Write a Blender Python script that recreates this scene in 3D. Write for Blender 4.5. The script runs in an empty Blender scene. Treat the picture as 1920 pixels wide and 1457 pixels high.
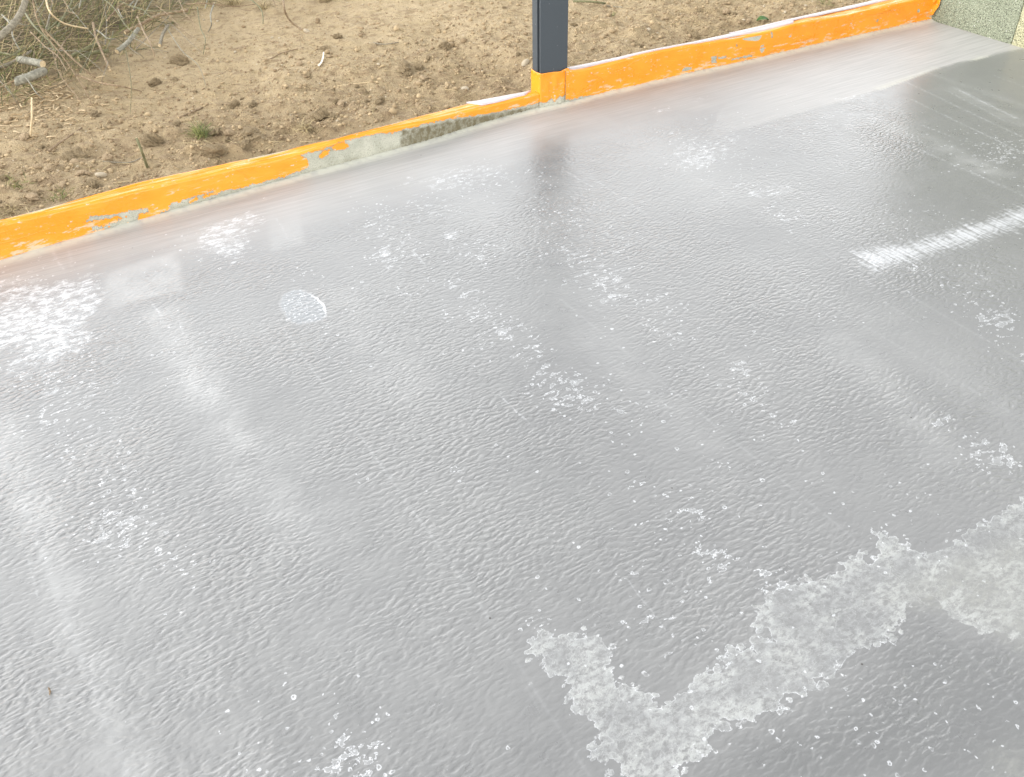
import bpy, bmesh, math, random
import numpy as np
from mathutils import Vector, Matrix

random.seed(7)
rng = np.random.default_rng(7)
S = bpy.context.scene
C = S.collection

# ------------------------------------------------------------------ camera
FPX, PW, PH = 1720.0, 1920, 1457
PITCH, ROLL, CH = math.radians(38), math.radians(-1.5), 1.55
cf = np.array([0, math.cos(PITCH), -math.sin(PITCH)])
r0 = np.array([1, 0, 0.0]); u0 = np.array([0, math.sin(PITCH), math.cos(PITCH)])
cr = math.cos(ROLL)*r0 + math.sin(ROLL)*u0
cu = -math.sin(ROLL)*r0 + math.cos(ROLL)*u0
CP = np.array([0, 0, CH])

cam = bpy.data.cameras.new('camera')
camo = bpy.data.objects.new('camera', cam); C.objects.link(camo)
cam.sensor_fit = 'HORIZONTAL'; cam.sensor_width = 36; cam.lens = 36*FPX/PW
cam.clip_start = 0.05; cam.clip_end = 1000
m = Matrix.Identity(4)
for i in range(3):
    m[i][0] = cr[i]; m[i][1] = cu[i]; m[i][2] = -cf[i]; m[i][3] = CP[i]
camo.matrix_world = m
S.camera = camo
cam.dof.use_dof = True; cam.dof.focus_distance = 2.6; cam.dof.aperture_fstop = 14.0

# ------------------------------------------------------------------ world, sun, exposure
SUN_EL, SUN_AZ = math.radians(52), math.radians(-100)      # azimuth: 0 = straight ahead (+Y), negative = to the left
W = bpy.data.worlds.new('World'); S.world = W; W.use_nodes = True
nt = W.node_tree; nt.nodes.clear()
wo = nt.nodes.new('ShaderNodeOutputWorld'); bg = nt.nodes.new('ShaderNodeBackground')
sky = nt.nodes.new('ShaderNodeTexSky'); sky.sky_type = 'NISHITA'; sky.sun_disc = False
sky.sun_elevation = SUN_EL; sky.sun_rotation = SUN_AZ
sky.air_density = 1.6; sky.dust_density = 1.2; sky.ozone_density = 1.0
hs = nt.nodes.new('ShaderNodeHueSaturation'); hs.inputs['Saturation'].default_value = 0.05
tc = nt.nodes.new('ShaderNodeTexCoord'); nz = nt.nodes.new('ShaderNodeTexNoise')
nz.inputs['Scale'].default_value = 3.2; nz.inputs['Detail'].default_value = 5
rp = nt.nodes.new('ShaderNodeMapRange'); rp.inputs[1].default_value = 0.3; rp.inputs[2].default_value = 0.7
rp.inputs[3].default_value = 0.62; rp.inputs[4].default_value = 1.45
mx = nt.nodes.new('ShaderNodeMix'); mx.data_type = 'RGBA'; mx.blend_type = 'MULTIPLY'; mx.inputs[0].default_value = 1
L = nt.links.new
L(sky.outputs[0], hs.inputs['Color']); L(tc.outputs['Generated'], nz.inputs['Vector'])
L(nz.outputs['Fac'], rp.inputs[0]); L(hs.outputs[0], mx.inputs[6]); L(rp.outputs[0], mx.inputs[7])
sx = nt.nodes.new('ShaderNodeSeparateXYZ'); L(tc.outputs['Generated'], sx.inputs[0])
gr_ = nt.nodes.new('ShaderNodeMapRange'); gr_.inputs[1].default_value = 0.15; gr_.inputs[2].default_value = 0.95
gr_.inputs[3].default_value = 2.7; gr_.inputs[4].default_value = 0.40; L(sx.outputs['Z'], gr_.inputs[0])
m2 = nt.nodes.new('ShaderNodeMix'); m2.data_type = 'RGBA'; m2.blend_type = 'MULTIPLY'; m2.inputs[0].default_value = 1
L(mx.outputs[2], m2.inputs[6]); L(gr_.outputs[0], m2.inputs[7]); L(m2.outputs[2], bg.inputs[0]); L(bg.outputs[0], wo.inputs[0])
bg.inputs[1].default_value = 0.14
sl = bpy.data.lights.new('sun', 'SUN'); so = bpy.data.objects.new('sun', sl); C.objects.link(so)
sl.energy = 0.7; sl.angle = math.radians(60); sl.color = (1, 0.95, 0.87)
sd = Vector((math.sin(SUN_AZ)*math.cos(SUN_EL), math.cos(SUN_AZ)*math.cos(SUN_EL), math.sin(SUN_EL)))
so.rotation_euler = (-sd).to_track_quat('-Z', 'Y').to_euler()
S.view_settings.view_transform = 'Standard'; S.view_settings.look = 'None'
S.view_settings.exposure = 0.98; S.view_settings.gamma = 1

# ------------------------------------------------------------------ helpers
def g(x, y, z=0.0):
    """point of the horizontal plane z that the survey photo shows at pixel x, y"""
    d = cf*FPX + cr*(x-PW/2) - cu*(y-PH/2)
    t = (z-CH)/d[2]
    return CP + t*d
def pr(P):
    q = np.asarray(P) - CP
    k = FPX/(q@cf)
    return np.stack([PW/2+(q@cr)*k, PH/2-(q@cu)*k], -1)

_h = rng.random((256, 256))
def vn(x, y):
    xi = np.floor(x).astype(int); yi = np.floor(y).astype(int)
    fx = x-xi; fy = y-yi
    fx = fx*fx*(3-2*fx); fy = fy*fy*(3-2*fy)
    a = _h[xi % 256, yi % 256]; b = _h[(xi+1) % 256, yi % 256]
    c = _h[xi % 256, (yi+1) % 256]; d = _h[(xi+1) % 256, (yi+1) % 256]
    return (a*(1-fx)+b*fx)*(1-fy)+(c*(1-fx)+d*fx)*fy
def fbm(x, y, sc, oc=4, ga=0.5):
    r = 0; a = 1; t = 0
    for i in range(oc):
        r = r + a*vn(x*sc+17.3*i, y*sc+5.1*i); t += a; a *= ga; sc *= 2.03
    return r/t

def seg_d(X, Y, a, b):
    ax, ay = a; bx, by = b
    dx, dy = bx-ax, by-ay
    t = np.clip(((X-ax)*dx+(Y-ay)*dy)/(dx*dx+dy*dy+1e-12), 0, 1)
    return np.hypot(X-ax-t*dx, Y-ay-t*dy)
def poly_sdf(X, Y, pts):
    """positive inside"""
    d = np.full(X.shape, 9.0); ins = np.zeros(X.shape, bool)
    n = len(pts)
    for i in range(n):
        a, b = pts[i], pts[(i+1) % n]
        d = np.minimum(d, seg_d(X, Y, a, b))
        if a[1] != b[1]:
            ins ^= ((a[1] > Y) != (b[1] > Y)) & (X < (b[0]-a[0])*(Y-a[1])/(b[1]-a[1])+a[0])
    return np.where(ins, d, -d)

def link(name, me, mat=None, parent=None):
    o = bpy.data.objects.new(name, me); C.objects.link(o)
    if mat: me.materials.append(mat)
    if parent: o.parent = parent
    return o
def mesh(name, V, Fc, smooth=True):
    me = bpy.data.meshes.new(name)
    me.from_pydata([tuple(v) for v in V], [], [tuple(f) for f in Fc])
    if smooth: me.polygons.foreach_set('use_smooth', [True]*len(me.polygons))
    me.update(); return me
def npmesh(name, V, Q):
    """fast quad mesh"""
    me = bpy.data.meshes.new(name)
    V = np.asarray(V, np.float32); Q = np.asarray(Q, np.int32)
    me.vertices.add(len(V)); me.vertices.foreach_set('co', V.ravel())
    me.loops.add(Q.size); me.loops.foreach_set('vertex_index', Q.ravel())
    me.polygons.add(len(Q)); me.polygons.foreach_set('loop_start', np.arange(0, Q.size, 4, dtype=np.int32))
    me.polygons.foreach_set('use_smooth', np.ones(len(Q), bool))
    me.update(calc_edges=True); me.validate()
    return me
def attr(me, name, v):
    a = me.attributes.new(name, 'FLOAT', 'POINT'); a.data.foreach_set('value', np.asarray(v, np.float32).ravel())
def grid_q(n, mm):
    i = np.arange(n-1)[:, None]*mm + np.arange(mm-1)[None, :]
    return np.stack([i, i+1, i+mm+1, i+mm], -1).reshape(-1, 4)
def tag(o, label=None, cat=None, group=None, kind=None):
    if label: o['label'] = label
    if cat: o['category'] = cat
    if group: o['group'] = group
    if kind: o['kind'] = kind
    return o
def empty(name, loc):
    o = bpy.data.objects.new(name, None); C.objects.link(o); o.location = loc
    o.empty_display_size = 0.1
    return o
def adopt(o, root):
    o.parent = root
    o.matrix_parent_inverse = Matrix.Translation(-Vector(root.location))
    return o

# ------------------------------------------------------------------ node helper
class N:
    def __init__(s, name):
        s.mat = bpy.data.materials.new(name); s.mat.use_nodes = True
        s.t = s.mat.node_tree; s.t.nodes.clear()
        s.out = s.t.nodes.new('ShaderNodeOutputMaterial'); s.b = s.t.nodes.new('ShaderNodeBsdfPrincipled')
        s.t.links.new(s.b.outputs[0], s.out.inputs[0])
        s.co = s.t.nodes.new('ShaderNodeTexCoord').outputs['Object']
    def put(s, inp, v):
        if isinstance(v, bpy.types.NodeSocket): s.t.links.new(v, inp)
        elif v is not None: inp.default_value = v
    def m(s, op, a, b=None, c=None, clamp=False):
        n = s.t.nodes.new('ShaderNodeMath'); n.operation = op; n.use_clamp = clamp
        for i, v in enumerate((a, b, c)): s.put(n.inputs[i], v)
        return n.outputs[0]
    def map(s, rot=0, sc=(1, 1, 1), v=None):
        n = s.t.nodes.new('ShaderNodeMapping'); s.put(n.inputs[0], v or s.co)
        n.inputs['Rotation'].default_value = (0, 0, rot); n.inputs['Scale'].default_value = sc
        return n.outputs[0]
    def noise(s, v=None, sc=5, det=3, ro=0.5, dist=0, col=False):
        n = s.t.nodes.new('ShaderNodeTexNoise'); s.put(n.inputs['Vector'], v or s.co)
        n.inputs['Scale'].default_value = sc; n.inputs['Detail'].default_value = det
        n.inputs['Roughness'].default_value = ro; n.inputs['Distortion'].default_value = dist
        return n.outputs['Color' if col else 'Fac']
    def vor(s, v=None, sc=5, feat='F1', rnd=1):
        n = s.t.nodes.new('ShaderNodeTexVoronoi'); s.put(n.inputs['Vector'], v or s.co); n.feature = feat
        n.inputs['Scale'].default_value = sc; n.inputs['Randomness'].default_value = rnd
        return n.outputs['Distance'], n.outputs['Color']
    def at(s, name):
        n = s.t.nodes.new('ShaderNodeAttribute'); n.attribute_name = name; return n.outputs['Fac']
    def ss(s, v, a, b, lo=0.0, hi=1.0, smooth=True):
        n = s.t.nodes.new('ShaderNodeMapRange'); n.interpolation_type = 'SMOOTHSTEP' if smooth else 'LINEAR'
        s.put(n.inputs[0], v)
        for i, q in zip((1, 2, 3, 4), (a, b, lo, hi)): s.put(n.inputs[i], q)
        return n.outputs[0]
    def mix(s, f, a, b):
        n = s.t.nodes.new('ShaderNodeMix'); n.data_type = 'RGBA'
        s.put(n.inputs[0], f)
        for i, v in ((6, a), (7, b)): s.put(n.inputs[i], (*v, 1) if isinstance(v, tuple) and len(v) == 3 else v)
        return n.outputs[2]
    def mixf(s, f, a, b):
        n = s.t.nodes.new('ShaderNodeMix'); s.put(n.inputs[0], f); s.put(n.inputs[2], a); s.put(n.inputs[3], b)
        return n.outputs[0]
    def sep(s, c):
        n = s.t.nodes.new('ShaderNodeSeparateColor'); s.put(n.inputs[0], c); return n.outputs
    def vadd(s, a, b, k=1.0):
        n = s.t.nodes.new('ShaderNodeVectorMath'); n.operation = 'MULTIPLY_ADD'
        s.put(n.inputs[0], b); n.inputs[1].default_value = (k, k, k); s.put(n.inputs[2], a)
        return n.outputs[0]
    def bump(s, h, dist=0.01, st=1.0, prev=None):
        n = s.t.nodes.new('ShaderNodeBump'); s.put(n.inputs['Height'], h)
        s.put(n.inputs['Strength'], st); n.inputs['Distance'].default_value = dist
        if prev is not None: s.put(n.inputs['Normal'], prev)
        return n.outputs[0]
    def fin(s, col=None, rough=None, nrm=None, **kw):
        if isinstance(col, tuple): col = (*col, 1)
        s.put(s.b.inputs['Base Color'], col); s.put(s.b.inputs['Roughness'], rough)
        if nrm is not None: s.put(s.b.inputs['Normal'], nrm)
        for k, v in kw.items(): s.put(s.b.inputs[k.replace('_', ' ')], v)
        return s.mat

KANG = math.radians(30.5)      # bearing of the kerb
kd = np.array([math.cos(KANG), math.sin(KANG)]); kn = np.array([-kd[1], kd[0]])
def G2(*pts): return [tuple(g(*p)[:2]) for p in pts]

# ------------------------------------------------------------------ kerb survey: base line, height, depth of top
LB = [(0, 492), (150, 448), (300, 405), (440, 366), (570, 330), (700, 295), (800, 268), (900, 236), (1003, 207)]
LT = [(0, 428), (150, 390), (300, 353), (440, 320), (559, 291), (625, 268), (688, 252), (750, 237), (797, 229), (870, 211), (938, 194), (1007, 176)]
LK = [(0, 412), (150, 373), (300, 333), (500, 289), (625, 261), (700, 241), (813, 211), (897, 189), (1001, 171)]
RB = [(1062, 195), (1140, 175), (1250, 149), (1400, 116), (1550, 81), (1690, 50), (1745, 38)]
RT = [(1062, 134), (1080, 136), (1133, 123), (1198, 104), (1289, 87), (1446, 59), (1481, 46), (1576, 30), (1671, 8), (1745, -9)]
RK = [(1062, 129), (1133, 115), (1263, 89), (1446, 48), (1481, 39), (1644, 3), (1745, -20)]
def interp(tab, x):
    t = np.array(tab, float); return np.interp(x, t[:, 0], t[:, 1])
def survey(B, T, K, ext0=None, n=40):
    xs = np.linspace(B[0][0], B[-1][0], n); out = []
    for x in xs:
        b = g(x, interp(B, x))
        yt = interp(T, x); h = 0.05
        for hh in np.arange(0.03, 0.25, 0.001):
            if pr(b+[0, 0, hh])[1] <= yt: h = hh; break
        k = g(x, interp(K, x), h)
        f = b + [0, 0, h]
        dep = float(np.clip((k-f)[:2]@kn, 0.03, 0.13))
        out.append((b[0], b[1], h, dep))
    return np.array(out)
SL = survey(LB, LT, LK); SR = survey(RB, RT, RK)
d0 = SL[0]; dirL = (SL[0]-SL[6])[:2]; dirL /= np.hypot(*dirL)
SL = np.vstack([[d0[0]+dirL[0]*t, d0[1]+dirL[1]*t, d0[2], d0[3]] for t in (4.5, 2.0, 1.0, 0.4)] + [SL])
for T_ in (SL, SR):                       # smooth the hand measured values
    for c in (2, 3):
        v = T_[:, c].copy()
        for _ in range(2): v[1:-1] = 0.25*v[:-2]+0.5*v[1:-1]+0.25*v[2:]
        T_[:, c] = v
e_ = SR[0].copy(); e_[:2] -= kd*0.007; f_ = SL[-1].copy(); f_[:2] += kd*0.020; SL = np.vstack([SL, f_]); SR = np.vstack([e_, SR])
WALL0 = g(1745, 38)[:2]
WANG = math.radians(-60.5); wd = np.array([math.cos(WANG), math.sin(WANG)]); wn = np.array([-wd[1], wd[0]])   # wn points away from the yard
POST = np.array(g(1013.5, 205.5)[:2]); _pe = np.array(g(1063.5, 193)[:2])-POST; PANG = math.atan2(_pe[1], _pe[0])

# ------------------------------------------------------------------ materials
def mat_floor():
    n = N('wet_membrane')
    Pk = n.map(-KANG)
    foam_s, cov, bub = n.at('foam'), n.at('streaky'), n.at('bubbles')
    film, matte, brown = n.at('film'), n.at('matte'), n.at('brown')
    line, dark, cove, brush = n.at('scratch'), n.at('wet'), n.at('cove'), n.at('brush')
    rip = n.at('ripple')
    # ripples of the rolled on coating, drawn out along the kerb
    warp = n.noise(Pk, 7, 2, 0.5, 0, True)
    v1 = n.vadd(Pk, warp, 0.03)
    r1 = n.noise(n.map(0, (50, 96, 1), v1), 1, 1, 0.35)
    r2 = n.noise(n.map(0, (70, 125, 1), v1), 1, 2, 0.55)
    r3 = n.noise(Pk, 330, 1, 0.5)
    amp = n.ss(n.noise(Pk, 1.9, 4, 0.6), 0.36, 0.66, 0.35, 1.4)
    rr = n.m('MULTIPLY', n.m('ADD', n.m('MULTIPLY', n.ss(r1, 0.26, 0.64), 0.8), n.m('MULTIPLY', r2, 0.42)), n.m('MULTIPLY', rip, amp))
    # fringe of dried foam: smooth outline + several scales of noise
    e1 = n.m('SUBTRACT', n.noise(n.map(0, (1, 1.5, 1), v1), 24, 5, 0.62), 0.5)
    e2 = n.vor(v1, 55)[0]
    fs = n.m('ADD', foam_s, n.m('ADD', n.m('MULTIPLY', e1, 0.10), n.m('MULTIPLY', n.m('SUBTRACT', 0.42, e2), 0.034)))
    foam = n.ss(fs, -0.002, 0.008)
    rim = n.m('MULTIPLY', foam, n.ss(fs, 0.006, 0.013, 1, 0))
    inner = n.noise(n.map(0, (1, 1.6, 1), v1), 55, 6, 0.68)
    inner2 = n.noise(n.map(0, (1, 1.8, 1), v1), 11, 4, 0.65)
    crk = n.ss(n.m('ABSOLUTE', n.m('SUBTRACT', n.noise(v1, 38, 4, 0.65), 0.5)), 0.0, 0.03, 1, 0)
    foam_a = n.m('MULTIPLY', foam, n.m('ADD', n.ss(inner, 0.38, 0.62, 0.0, 0.95), n.m('ADD', n.m('MULTIPLY', rim, 0.5), n.m('MULTIPLY', crk, 0.25))), clamp=True)
    foam_a = n.m('MULTIPLY', foam_a, n.mixf(n.at('thin'), 1.0, n.ss(inner2, 0.40, 0.62, 0.22, 0.95)))
    foam_a = n.m('MULTIPLY', foam_a, n.m('MULTIPLY', n.ss(fs, 0.025, 0.075, 1.0, 0.72), n.ss(inner2, 0.34, 0.62, 0.3, 1.1)), clamp=True)
    iso = n.m('ABSOLUTE', n.m('SUBTRACT', n.m('FRACT', n.m('MULTIPLY', n.noise(v1, 15, 6, 0.66), 8.0)), 0.5))
    foam_a = n.m('ADD', n.m('MULTIPLY', foam_a, 0.86), n.m('MULTIPLY', foam, n.ss(iso, 0.02, 0.11, 0.30, 0.0)), clamp=True)
    rim2 = n.m('MULTIPLY', n.ss(n.m('ABSOLUTE', n.m('SUBTRACT', fs, 0.0022)), 0.0004, 0.0024, 1, 0), n.m('MULTIPLY', n.ss(inner, 0.35, 0.6, 0.05, 0.65), n.m('SUBTRACT', 1.0, n.m('MULTIPLY', n.at('thin'), 0.85))))
    # streaky thin foam
    sn = n.noise(n.map(0, (26, 58, 1), n.vadd(v1, n.noise(Pk, 30, 2, 0.5, 0, True), 0.03)), 1, 5, 0.66)
    th = n.m('SUBTRACT', 0.74, n.m('MULTIPLY', cov, 0.25))
    stk = n.m('MULTIPLY', n.ss(sn, n.m('SUBTRACT', th, 0.035), n.m('ADD', th, 0.03)), n.ss(cov, 0.02, 0.2))
    stk_rim = n.m('MULTIPLY', n.ss(n.m('ABSOLUTE', n.m('SUBTRACT', sn, n.m('SUBTRACT', th, 0.06))), 0.0, 0.018, 1, 0), n.ss(cov, 0.02, 0.2))
    # bubbles: rings whose glints are painted as white arcs, and specks
    def rings(sc, dens, w, rlo, rhi, gate):
        d, c = n.vor(n.map(0, (1, 1, 0), n.vadd(Pk, n.noise(Pk, 70, 2, 0.6, 0, True), 0.014)), sc)
        s = n.sep(c)
        r = n.ss(s[0], 0, 1, rlo, rhi, False)
        on = n.m('LESS_THAN', s[1], n.m('MULTIPLY', bub, dens))
        ring = n.ss(n.m('ABSOLUTE', n.m('SUBTRACT', d, r)), w*0.4, w, 1, 0)
        part = n.ss(n.noise(Pk, gate, 1), 0.38, 0.56)
        disc = n.m('MULTIPLY', n.m('LESS_THAN', d, r), 0.10)
        return n.m('MULTIPLY', on, n.m('ADD', n.m('MULTIPLY', ring, n.m('ADD', n.m('MULTIPLY', part, 0.85), 0.15)), disc), clamp=True), n.m('MULTIPLY', on, n.m('LESS_THAN', d, r))
    ra, da = rings(50, 0.32, 0.075, 0.07, 0.27, 70)
    rb, db = rings(95, 0.26, 0.15, 0.06, 0.28, 130)
    d3, c3 = n.vor(n.map(0, (1, 1, 0), Pk), 60); s3 = n.sep(c3)
    speck = n.m('MULTIPLY', n.m('LESS_THAN', s3[1], n.m('ADD', 0.04, n.m('MULTIPLY', bub, 0.12))), n.ss(d3, n.m('MULTIPLY', s3[0], 0.06), n.m('ADD', n.m('MULTIPLY', s3[0], 0.10), 0.03), 1, 0))
    white = n.m('MAXIMUM', n.m('MAXIMUM', n.m('MULTIPLY', stk, n.ss(inner, 0.3, 0.6, 0.25, 0.6)), n.m('MULTIPLY', stk_rim, 0.4)), n.m('MAXIMUM', n.m('MULTIPLY', ra, 0.62), n.m('MAXIMUM', n.m('MULTIPLY', rb, 0.62), n.m('MULTIPLY', speck, 0.5))))
    # scratches along the sheets: broken into dashes
    dash = n.ss(n.noise(n.map(0, (60, 60, 1)), 1, 2), 0.42, 0.58)
    white = n.m('MAXIMUM', white, n.m('MULTIPLY', n.m('POWER', line, 1.6), n.m('ADD', 0.08, n.m('MULTIPLY', dash, 0.34))))
    # lacy flakes in the bubble clusters
    fn_ = n.noise(n.map(0, (30, 46, 1), n.vadd(v1, n.noise(Pk, 55, 2, 0.5, 0, True), 0.02)), 1, 4, 0.6)
    fth = n.m('SUBTRACT', 0.76, n.m('MULTIPLY', bub, 0.205))
    fl_d = n.m('SUBTRACT', fn_, fth)
    flake = n.m('MULTIPLY', n.ss(bub, 0.12, 0.4), n.m('ADD', n.m('MULTIPLY', n.ss(n.m('ABSOLUTE', fl_d), 0.004, 0.014, 1, 0), 0.78), n.m('MULTIPLY', n.ss(fl_d, 0.0, 0.012), 0.13)), clamp=True)
    white = n.m('MAXIMUM', white, flake)
    # the dark oval with its white rim
    ov, ovr = n.at('oval'), n.at('ovalrim')
    ovs = n.m('ADD', ov, n.m('MULTIPLY', e1, 0.018))
    ovl = n.m('MULTIPLY', n.m('MULTIPLY', n.ss(n.m('ABSOLUTE', ovs), 0.0015, 0.0055, 1, 0), ovr), 0.95)
    ovi = n.ss(ovs, 0.0, 0.006)
    white = n.m('MAXIMUM', white, n.m('MAXIMUM', ovl, n.m('MULTIPLY', ovi, n.m('MULTIPLY', n.ss(n.noise(Pk, 110, 3), 0.58, 0.66), 0.6))))
    # brushed strokes
    bs = n.noise(n.map(0, (3.0, 95, 1), Pk), 1, 4, 0.6)
    bs2 = n.noise(n.map(0, (5, 85, 1), n.vadd(n.map(math.radians(60.5)), warp, 0.012)), 1, 5, 0.65)
    brk = n.m('MULTIPLY', n.ss(n.m('ADD', brush, n.m('ADD', n.m('MULTIPLY', n.m('SUBTRACT', bs2, 0.5), 0.14), n.m('MULTIPLY', n.m('SUBTRACT', r1, 0.5), 0.09))), -0.012, 0.065), n.ss(inner, 0.25, 0.5, 0.75, 1.0))
    white = n.m('MAXIMUM', n.m('MAXIMUM', white, rim2), n.m('MULTIPLY', brk, n.ss(bs2, 0.3, 0.62, 0.26, 0.62)), clamp=True)
    # colours
    big = n.noise(Pk, 2.3, 4, 0.55); mid = n.noise(Pk, 14, 4, 0.6)
    tone = n.ss(n.m('ADD', n.m('MULTIPLY', big, 0.65), n.m('MULTIPLY', mid, 0.35)), 0.3, 0.7, 0.0, 1.0, False)
    col = n.mix(tone, (0.170, 0.173, 0.175), (0.218, 0.221, 0.221))
    col = n.mix(dark, col, (0.125, 0.129, 0.130))  # darker zones: painted wall reflection at upper right, plain darker patch at lower right
    col = n.mix(n.m('MULTIPLY', matte, n.ss(bs, 0.30, 0.70, 0.55, 1.0)), col, (0.46, 0.455, 0.45))
    col = n.mix(n.m('MULTIPLY', brown, n.ss(n.noise(Pk, 11, 4, 0.6), 0.35, 0.65, 0.25, 1.0)), col, (0.32, 0.298, 0.265))
    col = n.mix(n.m('MULTIPLY', film, n.ss(inner, 0.35, 0.65, 0.3, 1.0)), col, (0.33, 0.335, 0.30))
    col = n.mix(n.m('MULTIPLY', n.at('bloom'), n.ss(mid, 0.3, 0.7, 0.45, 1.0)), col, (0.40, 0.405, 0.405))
    col = n.mix(n.m('MULTIPLY', n.at('seam'), n.ss(n.noise(Pk, 9, 4, 0.7), 0.38, 0.64, 0.10, 0.42)), col, (0.42, 0.43, 0.44))
    col = n.mix(n.m('MULTIPLY', ovi, 0.45), col, (0.26, 0.285, 0.31))
    col = n.mix(n.m('MULTIPLY', foam_a, 0.78), col, n.mix(inner2, (0.37, 0.39, 0.42), (0.44, 0.45, 0.42)))
    col = n.mix(n.m('MULTIPLY', cove, n.ss(n.noise(Pk, 35, 4), 0.25, 0.55, 0.5, 1.0)), col, (0.62, 0.62, 0.53))
    col = n.mix(white, col, (0.68, 0.70, 0.73))
    grit = n.vor(Pk, 16); gs = n.sep(grit[1])
    col = n.mix(n.m('MULTIPLY', n.m('LESS_THAN', gs[0], 0.05), n.ss(grit[0], 0.03, 0.05, 1, 0)), col, (0.06, 0.055, 0.05))
    rough = n.mixf(matte, n.ss(mid, 0.3, 0.7, 0.27, 0.36), 0.55)
    rough = n.mixf(n.m('MAXIMUM', foam_a, white), rough, 0.5)
    hgt = n.m('ADD', rr, n.m('ADD', n.m('MULTIPLY', r3, n.m('ADD', 0.05, n.m('MULTIPLY', foam, 0.30))), n.m('ADD', n.m('MULTIPLY', n.m('MAXIMUM', da, db), 0.35), n.m('MULTIPLY', foam_a, 0.45))))
    hgt = n.m('ADD', hgt, n.m('MULTIPLY', bs, n.m('MULTIPLY', matte, 0.25)))
    nb = n.bump(hgt, 0.0020, 0.9)
    return n.fin(col, rough, nb, IOR=1.78)

def mat_orange():
    n = N('orange_membrane')
    P = n.map(-KANG)
    st = n.noise(n.map(0, (1.5, 40, 40), P), 1, 3, 0.5)
    bl = n.noise(P, 9, 3, 0.5)
    col = n.mix(n.ss(bl, 0.3, 0.7), (0.86, 0.292, 0.015), (0.88, 0.326, 0.020))
    col = n.mix(n.m('MULTIPLY', n.ss(st, 0.55, 0.75), 0.05), col, (0.98, 0.48, 0.06))
    sp = n.vor(P, 26); sc = n.sep(sp[1])
    col = n.mix(n.m('MULTIPLY', n.m('LESS_THAN', sc[0], 0.16), n.ss(n.noise(n.map(0, (60, 150, 150), P), 1, 4), 0.60, 0.68)), col, (0.58, 0.50, 0.40))
    sx = n.t.nodes.new('ShaderNodeSeparateXYZ'); n.t.links.new(n.co, sx.inputs[0])
    g1 = n.noise(n.map(0, (14, 60, 60), P), 1, 6, 0.7)
    low = n.ss(sx.outputs[2], 0.0, 0.075, 0.115, 0.0)
    col = n.mix(n.m('MULTIPLY', n.ss(n.m('ADD', g1, low), 0.60, 0.68), 0.75), col, (0.60, 0.52, 0.38))
    g2 = n.noise(P, 5, 5, 0.65)
    col = n.mix(n.m('MULTIPLY', n.ss(g2, 0.5, 0.75), 0.35), col, (0.86, 0.33, 0.015))
    h = n.m('ADD', n.m('MULTIPLY', st, 0.15), n.m('ADD', n.noise(P, 30, 3), n.m('MULTIPLY', n.noise(n.map(math.radians(0), (14, 14, 40), P), 1, 3, 0.5, 1.5), 1.5)))
    return n.fin(col, n.ss(bl, 0.3, 0.7, 0.26, 0.38), n.bump(h, 0.0022, 0.5), IOR=1.55)
def mat_concrete():
    n = N('kerb_concrete')
    P = n.map(-KANG); dk = n.at('dark')
    a = n.noise(P, 18, 5, 0.6); b = n.noise(n.map(0, (50, 50, 45), P), 1, 5, 0.65); c = n.noise(P, 220, 3, 0.6)
    col = n.mix(n.ss(a, 0.3, 0.7), (0.39, 0.385, 0.31), (0.52, 0.51, 0.42))
    col = n.mix(n.m('MULTIPLY', dk, n.ss(b, 0.3, 0.62, 0.45, 1)), col, (0.155, 0.130, 0.072))
    col = n.mix(n.m('MULTIPLY', n.ss(c, 0.5, 0.72), 0.6), col, (0.15, 0.14, 0.10))
    return n.fin(col, 0.85, n.bump(n.m('ADD', b, n.m('MULTIPLY', c, 0.6)), 0.004, 0.8))
def mat_sheet():
    n = N('pale_sheet'); a = n.noise(None, 30, 3)
    return n.fin(n.mix(a, (0.46, 0.41, 0.42), (0.56, 0.51, 0.52)), 0.45, n.bump(a, 0.002, 0.5))
def mat_post():
    n = N('anthracite_powder_coat')
    a = n.noise(None, 700, 2, 0.6); b = n.noise(n.map(0, (6, 6, 2)), 1, 3)
    d = n.vor(None, 48); s = n.sep(d[1])
    col = n.mix(b, (0.050, 0.060, 0.070), (0.058, 0.068, 0.077))
    col = n.mix(n.m('MULTIPLY', n.m('LESS_THAN', s[0], 0.30), n.ss(d[0], 0.05, 0.09, 1, 0)), col, (0.34, 0.34, 0.33))
    return n.fin(col, 0.55, n.bump(a, 0.0006, 0.5))
def mat_block(nm, c1, c2, c3):
    n = N(nm)
    d, c = n.vor(None, 190); s = n.sep(c); d2, c2v = n.vor(None, 75); s2 = n.sep(c2v)
    a = n.noise(None, 7, 4, 0.6)
    f = n.noise(None, 150, 4, 0.7)
    col = n.mix(a, c1, c2)
    col = n.mix(n.m('MULTIPLY', n.ss(f, 0.50, 0.60), 0.85), col, c3)
    col = n.mix(n.m('MULTIPLY', n.m('LESS_THAN', s[0], 0.34), n.ss(d, 0.3, 0.55, 1, 0)), col, (0.055, 0.055, 0.040))
    col = n.mix(n.m('MULTIPLY', n.m('LESS_THAN', s2[0], 0.14), n.ss(d2, 0.14, 0.3, 1, 0)), col, (0.52, 0.52, 0.46))
    h = n.m('ADD', f, n.m('MULTIPLY', d, -0.8))
    return n.fin(col, 0.9, n.bump(h, 0.006, 0.9))
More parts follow.
